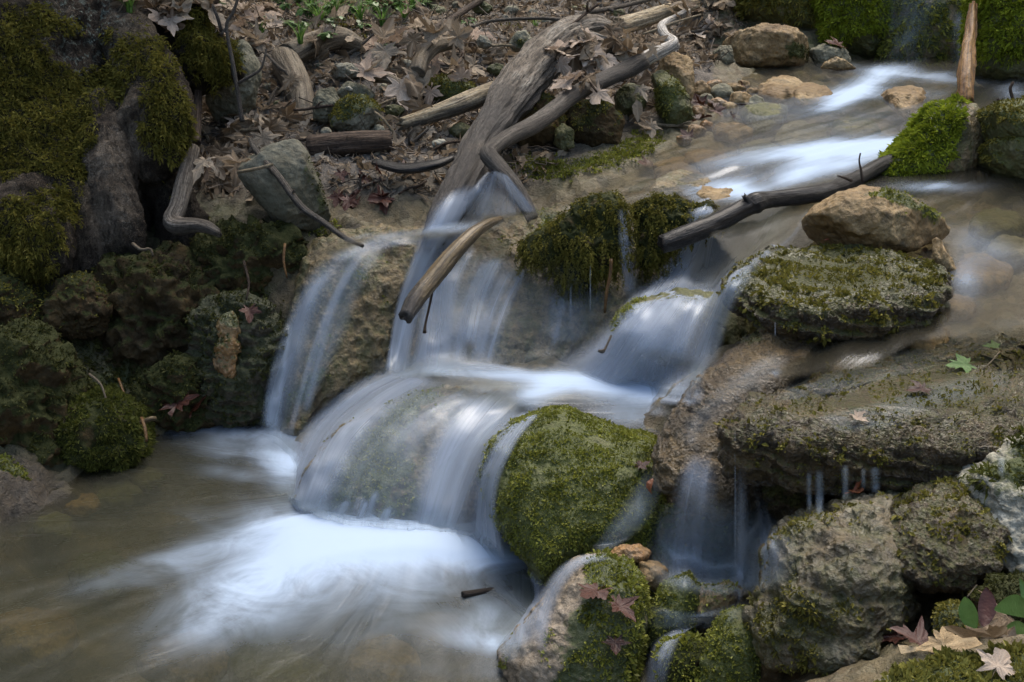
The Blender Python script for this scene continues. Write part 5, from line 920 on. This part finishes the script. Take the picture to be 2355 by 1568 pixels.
stick('thin_root', 'thin curved root between the leaf heaps', 'root', [[(838,165,4.72,18),(862,175,4.68,15),(900,182,4.64,11),(940,205,4.6,8),(962,228,4.56,6)]], ROOTW, None, seg=14, knots=.4, seed=25)
stick('arched_root', 'arched smooth root rising out of the leaf heap', 'root', [[(958,170,4.72,20),(970,135,4.78,19),(1000,108,4.84,17),(1045,98,4.9,15)]], ROOTW, None, seg=16, knots=.4, seed=26)
stick('slender_sapling', 'slender grey forked sapling beside the pale grey boulder', 'sapling', [[(557,280,4.2,6),(548,220,4.2,5),(535,145,4.2,5),(521,62,4.2,4),(535,30,4.2,4),(550,-10,4.2,3)],[(547,192,4.2,4),(575,175,4.2,4),(600,158,4.2,3),(613,112,4.2,2)],[(510,75,4.22,4),(500,40,4.2,4),(488,10,4.2,3)],[(521,62,4.2,3),(508,80,4.2,3)]], GREYW, lambda x, y, V: .3, seg=8, knots=.4, seed=27, solidify=False)
stick('leaning_stick', 'brown stick leaning over the leaf heap at the top', 'stick', [[(890,118,5.0,5),(970,78,5.15,6),(1035,45,5.4,7),(1110,-4,5.75,8)]], BROWNW, lambda x, y, V: .2, seg=10, seed=28)
stick('forked_twig', 'long grey forked twig on bare soil at the top centre', 'twig', [[(1085,62,5.0,3),(1130,48,5.1,4),(1240,42,5.1,4),(1310,46,5.1,5),(1345,30,5.1,6),(1390,22,5.2,6),(1440,12,5.4,5),(1530,-12,5.6,5)],[(1385,20,5.2,4),(1380,10,5.2,5)],[(1410,25,5.2,4),(1398,20,5.2,3)]], GREYW, None, seg=8, knots=.4, seed=29)
stick('mossy_snag', 'broken dark mossy log leaning on the tree trunk', 'log', [[(270,70,4.55,30),(330,45,4.6,40),(400,18,4.75,42),(470,-20,4.9,40)]], BROWNW, lambda x, y, V: .3, seg=24, groove=.15, knots=.5, seed=30)
def snag():
    V, F = rock_shape([(345,60),(385,15),(430,5),(462,30),(472,70),(505,100),(540,128),(545,165),(510,180),(470,195),(415,215),(395,180),(388,130),(360,95)], t=4.42, depth=.10, lump=.10, fine=.012, seed=77, sub=6)
    px, py, t = proj(V); n = len(V)
    o = put('mossy_stump', V, F, BARK, None, dict(moss=.3 * np.ones(n), grey=np.zeros(n), dark=.9 * np.ones(n), lichen=np.zeros(n))); o['label'] = 'dark rotten stump piece with shaggy moss beside the tree'; o['category'] = 'stump'
    solid(V, F)
    scatter_moss(o, V, F, np.clip(.8 * blob(px, py, 440, 60, 60, 60) + .9 * blob(px, py, 490, 140, 60, 45), 0, 1), MOSS_OLIVE, 70000, .016, .002, 1.0, .5, 8, strands=120, sl=.06, clump=16)
snag()
# ------------------------------------------------------------------ moss carpets on the ground (uncountable)
gV, gF = GROUND; gpx, gpy, gt_ = proj(gV)
def ground_moss(label_mat, wfn, dens, ln, wd, seed, **kw):
    w = wfn(gpx, gpy); sel = w > 0.05; fm = sel[gF].any(1); F0 = gF[fm]; ids = np.unique(F0); mp = np.zeros(len(gV), int); mp[ids] = np.arange(len(ids))
    anchor = bpy.data.objects.new('a', None); anchor.location = (0, 0, 0)
    o = scatter_moss(anchor, gV[ids], mp[F0], w[ids], label_mat, dens, ln, wd, seed=seed, name='ground_moss', **kw)
    if o: o.parent = None
    bpy.data.objects.remove(anchor); return o
ground_moss(MOSS_DARK, lambda x, y: .62 * blob(x, y, 380, 780, 300, 230, 0, 2), 45000, .011, .0022, 61)
ground_moss(MOSS_GREEN, lambda x, y: .95 * blob(x, y, 1235, 385, 75, 28, 5) + .7 * blob(x, y, 1400, 365, 120, 24, -14) + .8 * blob(x, y, 750, 530, 40, 20) + .6 * blob(x, y, 1480, 320, 60, 25, -20), 70000, .010, .0022, 62)
ground_moss(MOSS_OLIVE, lambda x, y: .6 * blob(x, y, 800, 70, 130, 50) + .5 * blob(x, y, 1180, 60, 60, 20) + .5 * blob(x, y, 2100, 60, 200, 90), 25000, .014, .003, 63)

for i, (nm, b) in enumerate([('thin orange root hanging over the dark bank boulder', [(272,870,3.66,3),(285,905,3.63,3),(290,930,3.62,2)]), ('curved rusty root beside the moss cushion', [(325,960,3.5,4),(333,985,3.48,4),(337,1015,3.46,3)]), ('long pale rootlet crossing the bank above the moss cushion', [(205,860,3.56,3),(232,885,3.54,3),(250,940,3.52,2)]),
     ('tan stick end at the pool edge beside the moss cushion', [(322,972,3.52,5),(345,963,3.52,6),(358,962,3.53,5)]), ('twisted pale rootlet below the grey tree root', [(305,560,3.72,4),(325,575,3.70,4),(345,572,3.70,3),(352,590,3.7,3)]), ('thin dark root down the bank left of the veil', [(560,600,3.8,3),(572,650,3.78,3),(566,690,3.76,2)]), ('thin yellow root on the wet bank near the left veil', [(655,560,3.75,3),(652,600,3.73,3),(660,640,3.72,2)])]):
    stick('rootlet', nm, 'root', [b], [RUST, RUST, ROOTW, TANW, ROOTW, BROWNW, RUST][i], None, seg=7, knots=.8, seed=40 + i)

bvh(); rs4 = np.random.RandomState(77)
for i, (x, y) in enumerate([(650,160),(720,250),(900,230),(1000,160),(1080,150),(1180,110),(1260,60),(1340,40),(870,260),(930,330),(1010,340),(560,300),(620,240),(1460,190),(1540,60),(1610,70),(1350,190),(1120,40),(800,120),(690,320),(480,320),(820,440),(950,430),(1560,290)]):
    a = rs4.uniform(-.5, .9) if i % 4 else rs4.uniform(1.2, 2.2); L = rs4.uniform(35, 95); P, N, t = hit(x, y)
    pts = [(x + L * q * math.cos(a) + rs4.normal() * 4, y - L * q * math.sin(a) * .6 + rs4.normal() * 4, t - .02 + .05 * q * abs(math.sin(a)) + rs4.normal() * .01, 3.4 - 1.2 * abs(q) + rs4.rand()) for q in (-1, -.4, .2, 1)]
    br = [pts] + ([[pts[2], (pts[2][0] + L * .35 * math.cos(a + .8), pts[2][1] - L * .3 * math.sin(a + .8), t - .03, 2), (pts[2][0] + L * .55 * math.cos(a + .6), pts[2][1] - L * .45 * math.sin(a + .6), t - .03, 1.2)]] if i % 2 else [])
    stick('twig', 'thin loose twig lying across the leaf litter of the bank', 'twig', br, [GREYW, BROWNW, PALEW][i % 3], None, group='loose twigs on the bank', seg=7, knots=.8, seed=60 + i, solidify=False)
# ------------------------------------------------------------------ fallen leaves
def leaf_outline(kind, rs):
    if kind == 'plane':          # five pointed lobes with teeth: (angle from the stalk side, radius)
        half = [(0, .10), (14, .26), (30, .42), (44, .66), (52, .46), (62, .40), (74, .52), (92, .60), (106, .93), (114, .66), (122, .58), (132, .42), (143, .46), (152, .70), (160, .74), (168, .86), (180, 1.12)]
    elif kind == 'oak':
        half = [(0, .55), (12, .42), (30, .27), (48, .34), (62, .20), (80, .36), (96, .30), (112, .44), (125, .36), (140, .56), (152, .50), (166, .74), (180, .80)]
    elif kind == 'ovate':
        half = [(0, .62), (20, .44), (50, .33), (80, .32), (110, .36), (140, .46), (160, .60), (180, .80)]
    else:
        half = [(0, .75), (8, .55), (25, .24), (60, .125), (90, .11), (120, .125), (155, .26), (172, .55), (180, .85)]
    h = np.array(half, float); j = 1 + .10 * rs.normal(size=(len(h), 2))
    a = np.concatenate([h[:, 0], 360 - h[-2:0:-1, 0]]); r = np.concatenate([h[:, 1] * j[:, 0], h[-2:0:-1, 1] * j[-2:0:-1, 1]])
    return a, r
def leaf_mesh(name, kind, mat, seed, curl=.35, ruffle=.10):
    rs = np.random.RandomState(seed); a, r = leaf_outline(kind, rs); aa, rr = [], []
    for i in range(len(a)):
        a2 = a[(i + 1) % len(a)] + (360 if i == len(a) - 1 else 0); r2 = r[(i + 1) % len(a)]
        for s in (0, .5): aa.append(a[i] + (a2 - a[i]) * s); rr.append(r[i] + (r2 - r[i]) * s)
    aa = np.radians(np.array(aa) - 90); rr = np.array(rr); n = len(aa); V, vein = [np.zeros(3)], [1.]
    for q in (.3, .65, 1.0):
        for i in range(n): V.append(np.array([rr[i] * q * math.cos(aa[i]), rr[i] * q * math.sin(aa[i]), 0])); vein.append(.0)
    V = np.array(V); F = []
    for i in range(n):
        j = (i + 1) % n; F.append([0, 1 + i, 1 + j])
        for k in (0, 1): b = 1 + k * n; F += [[b + i, b + n + i, b + n + j], [b + i, b + n + j, b + j]]
    F = np.array(F); x, y = V[:, 0].copy(), V[:, 1].copy(); c1, c2, c3 = curl * rs.normal(), curl * rs.normal(), curl * rs.normal()
    tip = np.array([90, 38, 142, -18, 198]) * math.pi / 180
    ang = np.arctan2(y, x); vein = np.max([np.exp(-((np.angle(np.exp(1j * (ang - t)))) / .07) ** 2) for t in tip], 0) if kind == 'plane' else np.exp(-(x / .03) ** 2)
    V[:, 2] = c1 * x * x + c2 * y * y + c3 * x * y + .25 * abs(rs.normal()) * np.abs(x) + ruffle * pn(np.stack([x * 2.2, y * 2.2, 0 * x + seed], 1)) + ruffle * .6 * pn(np.stack([x * 6, y * 6, 0 * x + seed], 1))
    L = .55 if kind != 'grass' else .1; b0 = np.array([0, -r[0] * .6, 0]); st = [b0 + np.array([.02, 0, 0]), b0 - np.array([.02, 0, 0]), b0 + np.array([-.012 + .1 * rs.normal(), -L, .12 * rs.normal()]), b0 + np.array([.015, -L, .1 * rs.normal()])]
    k = len(V); V = np.concatenate([V, st]); vein = np.concatenate([vein, [.5] * 4]); F = np.concatenate([F, [[k, k + 1, k + 2], [k, k + 2, k + 3]]])
    me = new_mesh(name, V, F, dict(vein=vein)); me.materials.append(mat); return me
PL = [leaf_mesh('plane_leaf', 'plane', LEAF_DRY, 200 + i, .45, .16) for i in range(9)]
PP = [leaf_mesh('plane_leaf', 'plane', LEAF_PALE, 220 + i, .35, .12) for i in range(5)]
PW = [leaf_mesh('plane_leaf', 'plane', LEAF_WET, 240 + i, .25, .10) for i in range(5)]
PR = [leaf_mesh('small_leaf', 'ovate', LEAF_RUST, 260 + i, .6, .10) for i in range(4)]
OK_ = leaf_mesh('oak_leaf', 'oak', LEAF_OAK, 285, .12, .12)
GP = leaf_mesh('plane_leaf', 'plane', GREENL, 300, .08, .05)
from mathutils import Matrix
def lay(me, name, px, py, size, label, cat='leaf', group=None, rs=None, tilt=.5, hang=0.0, spin=None, lift=.012, nrm=None, t=None):
    rs = rs or np.random.RandomState(int(px * 7 + py)); P, N, tt = hit(px, py)
    if P is None: return None
    if t: P = pix(px, py, t)
    n = Vector(nrm if nrm is not None else (np.array(N) * .5 + np.array([0, 0, .6]) + rs.normal(size=3) * tilt + np.array([0, -1.0, 0]) * hang)).normalized()
    d = Vector(rs.normal(size=3) * (1 - .8 * hang) + np.array([0, 0, -2.5]) * hang); 
    if spin is not None: a = math.radians(spin); d = Vector((math.cos(a), SN * math.sin(a), CS * math.sin(a)))
    y = (d - n * d.dot(n)).normalized(); x = y.cross(n)
    o = bpy.data.objects.new(name, me); COL.objects.link(o)
    p = Vector(P) + Vector(N) * lift + n * lift * .5
    o.matrix_world = Matrix.Translation(p) @ Matrix((x, y, n)).transposed().to_4x4() @ Matrix.Scale(size, 4)
    o['label'] = label; o['category'] = cat
    if group: o['group'] = group
    return o
rs = np.random.RandomState(12)
def heap(n, poly, label, group, meshes, s=(.05, .085), tilt=.5, hang=0., lift=(.005, .03)):
    p = np.array(poly, float); k = 0
    while k < n:
        x = p[:, 0].min() + rs.rand() * np.ptp(p[:, 0]); y = p[:, 1].min() + rs.rand() * np.ptp(p[:, 1])
        if not inpoly(np.array([x]), np.array([y]), poly)[0]: continue
        k += 1
        lay(meshes[rs.randint(len(meshes))], 'dead_leaf', x, y, 0.86 * (s[0] + (s[1] - s[0]) * rs.rand()), label, 'leaf', group, rs, tilt, hang * rs.rand(), None, lift[0] + (lift[1] - lift[0]) * rs.rand())
bvh()
OV = [leaf_mesh('beech_leaf', 'ovate', LEAF_DRY, 310 + i, .5, .12) for i in range(5)]
PL = PL + OV[:3]
mixd = PL + PL[:5] + PP[:3] + OV + OV
heap(52, [(285,0),(640,0),(660,60),(600,130),(540,90),(470,60),(300,45)], 'dry leaf in the litter at the top beside the tree', 'leaves in the litter beside the tree', PL[:5] + PP, (.055, .085), .4)
heap(30, [(640,0),(1050,0),(1010,40),(900,90),(760,110),(680,90)], 'dry leaf among the green plants on the top bank', 'leaves among the green plants', mixd, (.045, .075), .5)
heap(46, [(840,110),(960,85),(1100,90),(1155,130),(1150,180),(1060,190),(960,240),(900,180),(850,180)], 'crumpled brown leaf heaped over the arched root', 'leaves heaped over the arched root', PL + PP, (.065, .105), .6, .6, (.01, .05))
heap(30, [(1265,130),(1330,95),(1400,150),(1390,210),(1290,225),(1270,190)], 'crumpled brown leaf caught between the driftwood trunk and the long stick', 'leaves between trunk and stick', PP + PL[:3], (.055, .085), .6, .7, (.01, .05))
heap(24, [(1395,70),(1500,60),(1530,100),(1480,140),(1420,130),(1390,100)], 'dry leaf caught around the bleached root at the top', 'leaves around the bleached root', PL, (.045, .07), .6, .4, (.01, .04))
heap(34, [(1550,0),(1690,0),(1720,60),(1650,110),(1560,120),(1540,60)], 'dry leaf in the litter left of the ochre boulder', 'leaves left of the ochre boulder', mixd, (.045, .075), .5)
heap(40, [(430,340),(490,285),(600,270),(690,250),(700,320),(590,330),(560,370),(540,430),(470,440),(440,400)], 'brown leaf in the heap between tree and grey slab', 'leaves between tree and grey slab', PL + PP[:2], (.055, .085), .6, .8, (.005, .04))
heap(9, [(885,300),(960,290),(1000,320),(960,345),(900,345)], 'torn brown leaf by the end of the brown log', 'leaves by the end of the brown log', PL, (.035, .06), .6, .6)
heap(10, [(1430,220),(1500,190),(1520,280),(1470,320),(1430,300)], 'brown leaf hanging from the stick beside the square brown stone', 'leaves hanging by the square stone', PL, (.04, .065), .5, 1., (.01, .05))
heap(14, [(740,370),(1040,380),(1000,430),(860,480),(770,480)], 'dark wet leaf in the hollow under the brown log', 'wet leaves under the brown log', PW, (.03, .06), .6, .6)
heap(10, [(1470,400),(1560,350),(1700,270),(1720,200),(1620,200),(1560,310)], 'dark wet leaf along the stream edge', 'wet leaves along the stream edge', PW, (.03, .05), .4)
heap(10, [(640,200),(720,110),(800,140),(720,200),(690,260)], 'dry leaf on the smooth tan root', 'leaves on the smooth tan root', PL, (.04, .07), .5)
for a in [(PW[0],'plane_leaf',415,930,.075,'shiny dark red leaf standing at the back of the pool',95),(PW[1],'plane_leaf',455,935,.06,'dark red leaf lying right of the shiny one at the back of the pool',60),
          (PW[2],'plane_leaf',575,715,.035,'small dark red leaf on the wet rock beside the left veil',270),(PW[3],'plane_leaf',1925,108,.06,'wet brown leaf draped on the flat grey slab at the upper pool',200),
          (PW[0],'plane_leaf',1370,1370,.045,'larger dark red leaf stuck on the bottom mossy rock',250),(PW[4],'plane_leaf',1420,1400,.04,'dark red leaf stuck right of the larger one on the bottom mossy rock',290),(PW[1],'plane_leaf',1412,1480,.03,'lowest dark red leaf on the bottom mossy rock',270),
          (PR[0],'small_leaf',1962,1143,.022,'small rust coloured curled leaf under the long slab',30),(PR[1],'small_leaf',1985,1120,.02,'small dark red berry like leaf under the long slab',60),
          (PP[0],'plane_leaf',1965,962,.026,'small pale orange leaf on the front of the long slab',300),(PR[2],'small_leaf',1900,562,.014,'tiny rust leaf under the tan boulder',20),
          (PW[2],'plane_leaf',2130,596,.03,'dark red wet leaves by the pointed tan stone',100),(PW[3],'plane_leaf',2120,905,.035,'grey wet leaf on the long slab below the green leaf',220),
          (PW[3],'plane_leaf',2060,1480,.05,'wet maroon leaf curled at the foot of the lower right boulder',200),(PW[4],'plane_leaf',2105,1490,.045,'dark curled leaf beside the small mossy stone',120),
          (PW[0],'plane_leaf',1470,1078,.022,'small grey brown leaf on the round mossy boulder',30),(PR[3],'small_leaf',1505,1115,.022,'rust red leaf stuck between mossy boulder and brown ledge',280),
          (PW[1],'plane_leaf',1490,385,.05,'dark red leaf lying at the edge of the tan water lip',225)]:
    lay(a[0], a[1], a[2], a[3], a[4], a[5], spin=a[6], tilt=.15, lift=.008)
lay(OK_, 'oak_leaf', 2160, 1505, .075, 'pale tan lobed oak leaf on the foreground ledge', spin=15, nrm=(0, -.55, 1), lift=.012)
lay(PL[0], 'plane_leaf', 2330, 1462, .07, 'curled brown leaf at the right end of the foreground ledge', spin=200, lift=.02)
lay(PL[3], 'plane_leaf', 2290, 1500, .06, 'brown folded leaf behind the star shaped one on the foreground ledge', spin=160, lift=.015)
lay(PP[2], 'plane_leaf', 2290, 1555, .042, 'star shaped tan leaf at the very bottom of the foreground ledge', spin=60, nrm=(.1, -.45, 1), lift=.012)
lay(GP, 'plane_leaf', 2218, 848, .038, 'bright green wet leaf lying on the long slab', spin=190, nrm=(0, -.4, 1), lift=.008)
lay(GP, 'plane_leaf', 2290, 795, .026, 'paler green leaf under the water film near the right edge', spin=170, nrm=(0, -.3, 1), lift=.006)
# ------------------------------------------------------------------ litter that nobody could count: fragments and twigs
def litter():
    w = np.clip(sst(gV_[:, 2] * 0 + BANKW, .4, .8), 0, 1); P, N, A = sample(gV_, GROUND[1], w, 13000, rs)
    n = len(P); D = unit(rs.normal(size=(n, 3)) + N * .2); S = unit(np.cross(D, N + .5 * rs.normal(size=(n, 3)))); L = (.008 + .028 * rs.rand(n, 1) ** 2) ; W = L * (.15 + .45 * rs.rand(n, 1)); c = N * L * .3 * rs.rand(n, 1); B = P + N * .006
    V = np.stack([B - D * L, B + S * W + c, B + D * L + c * .5, B - S * W + c], 1).reshape(-1, 3); i = np.arange(n)[:, None] * 4; F = np.concatenate([i + [0, 1, 2], i + [0, 2, 3]], 1).reshape(-1, 3)
    put('leaf_litter', V, F, LEAF_DRY, None, dict(vein=np.zeros(len(V))), smooth=False, kind='stuff')
    P, N, A = sample(gV_, GROUND[1], w, 4200, rs); ms = []; VV, FF, k = [], [], 0
    for p, nn in zip(P, N):
        d = unit(rs.normal(size=3) * np.array([1, 1, .35])); L = .03 + .20 * rs.rand() ** 3; r = .0008 + .0016 * rs.rand(); pts = np.array([p + nn * .006 + d * L * s + unit(rs.normal(size=3)) * L * .10 for s in (-.5, -.17, .17, .5)])
        sd = unit(np.cross(d, nn)); up = np.cross(sd, d); ring = [sd * r, up * r, -sd * r, -up * r]
        VV.append(np.concatenate([[q + g for g in ring] for q in pts])); f = []
        for s in range(3):
            for a in range(4): f.append([s * 4 + a, s * 4 + (a + 1) % 4, s * 4 + 4 + (a + 1) % 4, s * 4 + 4 + a])
        FF.append(np.array(f) + k); k += 16
    V = np.concatenate(VV); put('twig_litter', V, tri(np.concatenate(FF)), DKTWIG, None, dict(vein=np.zeros(len(V))), kind='stuff')
gV_ = GROUND[0]; _x, _y, _t = proj(gV_); BANKW = np.clip(sst(-_y + 470 - np.where(_x > 1150, (_x - 1150) * 0.62, 0), -30, 60), 0, 1) * (_x < 1720) * (_x > 230) * (_t > 3.5) * (_y > -60)
litter()
# ------------------------------------------------------------------ green plants
def blades(n, P0, h, w, rs, spread=.5, mat=None):
    VV, FF, k = [], [], 0
    for i in range(n):
        a = rs.rand() * 6.28; d = np.array([math.cos(a), math.sin(a), 0]) * spread * rs.rand(); H = h * (.5 + .6 * rs.rand()); b = P0 + np.array([math.cos(a), math.sin(a), 0]) * .012 * rs.rand(); sd = np.array([-math.sin(a), math.cos(a), 0])
        for s in range(5):
            q = s / 4; c = b + d * H * q * q * 1.3 + np.array([0, 0, H * (q - .35 * spread * q * q)]); ww = w * (1 - q) ** .7 + .0002; VV += [c - sd * ww, c + sd * ww]
            if s: j = k + 2 * s; FF += [[j - 2, j - 1, j + 1, j]]
        k += 10
    return np.array(VV), np.array(FF)
GR = [(690,100,16,.10),(735,60,26,.12),(770,40,24,.11),(830,50,22,.10),(880,60,20,.10),(930,45,18,.09),(850,20,18,.10),(600,80,8,.07),(720,30,18,.10),(300,30,14,.08),(1230,62,5,.07),(950,20,14,.09)]
GL = ['tuft of thin grass on the top bank']
for x, y, n, h in GR:
    P, N, t = hit(x, y); V, F = blades(int(n * 1.6), P, h * 1.15, .0027, rs, .8); o = put('grass_tuft', V, F, GRASSM, None, dict(vein=np.zeros(len(V))), origin=P); o['label'] = GL[0] if x not in (300, 1230) else {300: 'small grass tuft right behind the old tree', 1230: 'few grass blades on bare soil behind the driftwood trunk'}[x]; o['category'] = 'grass'
    if x not in (300, 1230): o['group'] = 'grass tufts on the top bank'
def herb(x, y, n, h, ls, label, group=None):
    P, N, t = hit(x, y); r = root('small_herb', P, label, 'plant', group); VS, FS, k = [], [], 0; ST = []
    for i in range(n):
        a = rs.rand() * 6.28; q = [P, P + np.array([math.cos(a) * .25, math.sin(a) * .25, .6]) * h * (.5 + .6 * rs.rand())]; q.append(q[1] + np.array([math.cos(a) * .35, math.sin(a) * .35, .25]) * h * .5)
        v, f, u1, u2 = tube_mesh(q, [.0014, .0012, .0008], seg=5, rings=7); ST.append((v, f, u1))
        for c in (q[1], q[2], q[2] + (q[1] - q[2]) * .5):
            for sgn in (1, -1):
                d = unit(np.array([math.cos(a + sgn * 1.1 + .5 * rs.normal()), math.sin(a + sgn * 1.1 + .5 * rs.normal()), .25 * rs.normal()])); s = unit(np.cross(d, [0, 0, 1.])); up = np.cross(s, d); L = ls * (.6 + .6 * rs.rand()); pts = []
                for qq, ww in ((0, .05), (.25, .30), (.55, .34), (.85, .16), (1, .0)): b = c + d * L * qq - up * .25 * L * qq * qq; pts += [b - s * L * ww - up * .06 * L, b + s * L * ww - up * .06 * L]
                VS += pts; FS += [[k + 2 * m, k + 2 * m + 1, k + 2 * m + 3, k + 2 * m + 2] for m in range(4)]; k += 10
    V, F, _ = join(ST); put('stem', V, F, GREENL, r, dict(vein=np.zeros(len(V))))
    o = put('foliage', np.array(VS), np.array(FS), GREENL, r, dict(vein=np.zeros(len(VS)))); o['kind'] = 'stuff'
for x, y, n, h, ls in [(680,75,5,.07,.035),(710,50,5,.08,.035),(655,25,5,.08,.04),(745,95,4,.06,.03),(800,20,6,.08,.04),(870,30,5,.08,.035),(900,12,5,.08,.04),(970,18,4,.07,.035),(840,75,4,.06,.03),(630,60,4,.06,.03),(700,15,6,.09,.04),(740,40,6,.08,.035),(820,40,6,.08,.035),(925,35,5,.08,.035),(770,70,5,.07,.03),(1000,8,5,.08,.035)]:
    herb(x, y, n, h, ls, 'small leafy green herb on the top bank left of the driftwood', 'green herbs on the top bank')
herb(490, 22, 4, .10, .06, 'broad leaved green herb beside the mossy log')
herb(905, 130, 4, .06, .025, 'tiny green herb on the leaf heap in the middle')
herb(1075, 62, 3, .05, .025, 'lone little green seedling on bare soil')
herb(1378, 628, 5, .02, .016, 'small round leaved cress under the moss overhang')
def blade_leaf(r, base, tip, w, mat, bend, name='leaf'):
    base, tip = np.array(base, float), np.array(tip, float); d = tip - base; L = np.linalg.norm(d); view = unit(np.array([0, 0, CAM_Z]) - base); s = unit(np.cross(d, view)); VV, F = [], []
    for i in range(13):
        q = i / 12; ww = w * (math.sin(math.pi * min(1, q * .93 + .05)) ** .8); c = base + d * q + bend * L * math.sin(math.pi * q); VV += [c - s * ww, c + view * w * -.25, c + s * ww]
        if i: k = 3 * i; F += [[k - 3, k - 2, k + 1, k], [k - 2, k - 1, k + 2, k + 1]]
    V = np.array(VV); x = np.tile([0, 1, 0], 13); put(name, V, np.array(F), mat, r, dict(vein=x * .8))
b = pix(2390, 1440, 2.16); r = root('green_plant', b, 'fresh green plant with smooth oval leaves at the right edge', 'plant')
blade_leaf(r, pix(2375,1415,2.16), pix(2286,1400,2.10), .016, GREENL, np.array([0, 0, .12])); blade_leaf(r, pix(2356,1400,2.17), pix(2345,1330,2.18), .007, GREENL, np.array([.1, 0, 0])); blade_leaf(r, pix(2370,1452,2.14), pix(2300,1458,2.08), .010, GREENL, np.array([0, 0, .1]))
b = pix(2240, 1455, 2.2); r = root('wilting_plant', b, 'upright half green half brown leaf on a yellow stalk', 'plant')
blade_leaf(r, pix(2240,1450,2.2), pix(2218,1372,2.2), .014, GREENL, np.array([-.05, 0, .02])); blade_leaf(r, pix(2262,1440,2.22), pix(2268,1350,2.25), .014, LEAF_WET, np.array([.05, 0, 0]), 'dead_leaf')
v, f, u1, u2 = tube_mesh([pix(2222,1374,2.2), pix(2235,1358,2.2), pix(2246,1344,2.2)], [.0012, .0011, .0009], seg=6, rings=8); put('stalk', v, f, PALEW, r, dict(gu=u1, gv=u2, wet=0 * u1))
v, f, u1, u2 = tube_mesh([pix(2260,850,2.78), pix(2280,830,2.78), pix(2298,808,2.80)], [.0016, .0014, .0012], seg=6, rings=8); o = put('stalk', v, f, PALEW, None, dict(gu=u1, gv=u2, wet=0 * u1)); o['label'] = 'thin yellow leaf stalk on the long slab'; o['category'] = 'stalk'
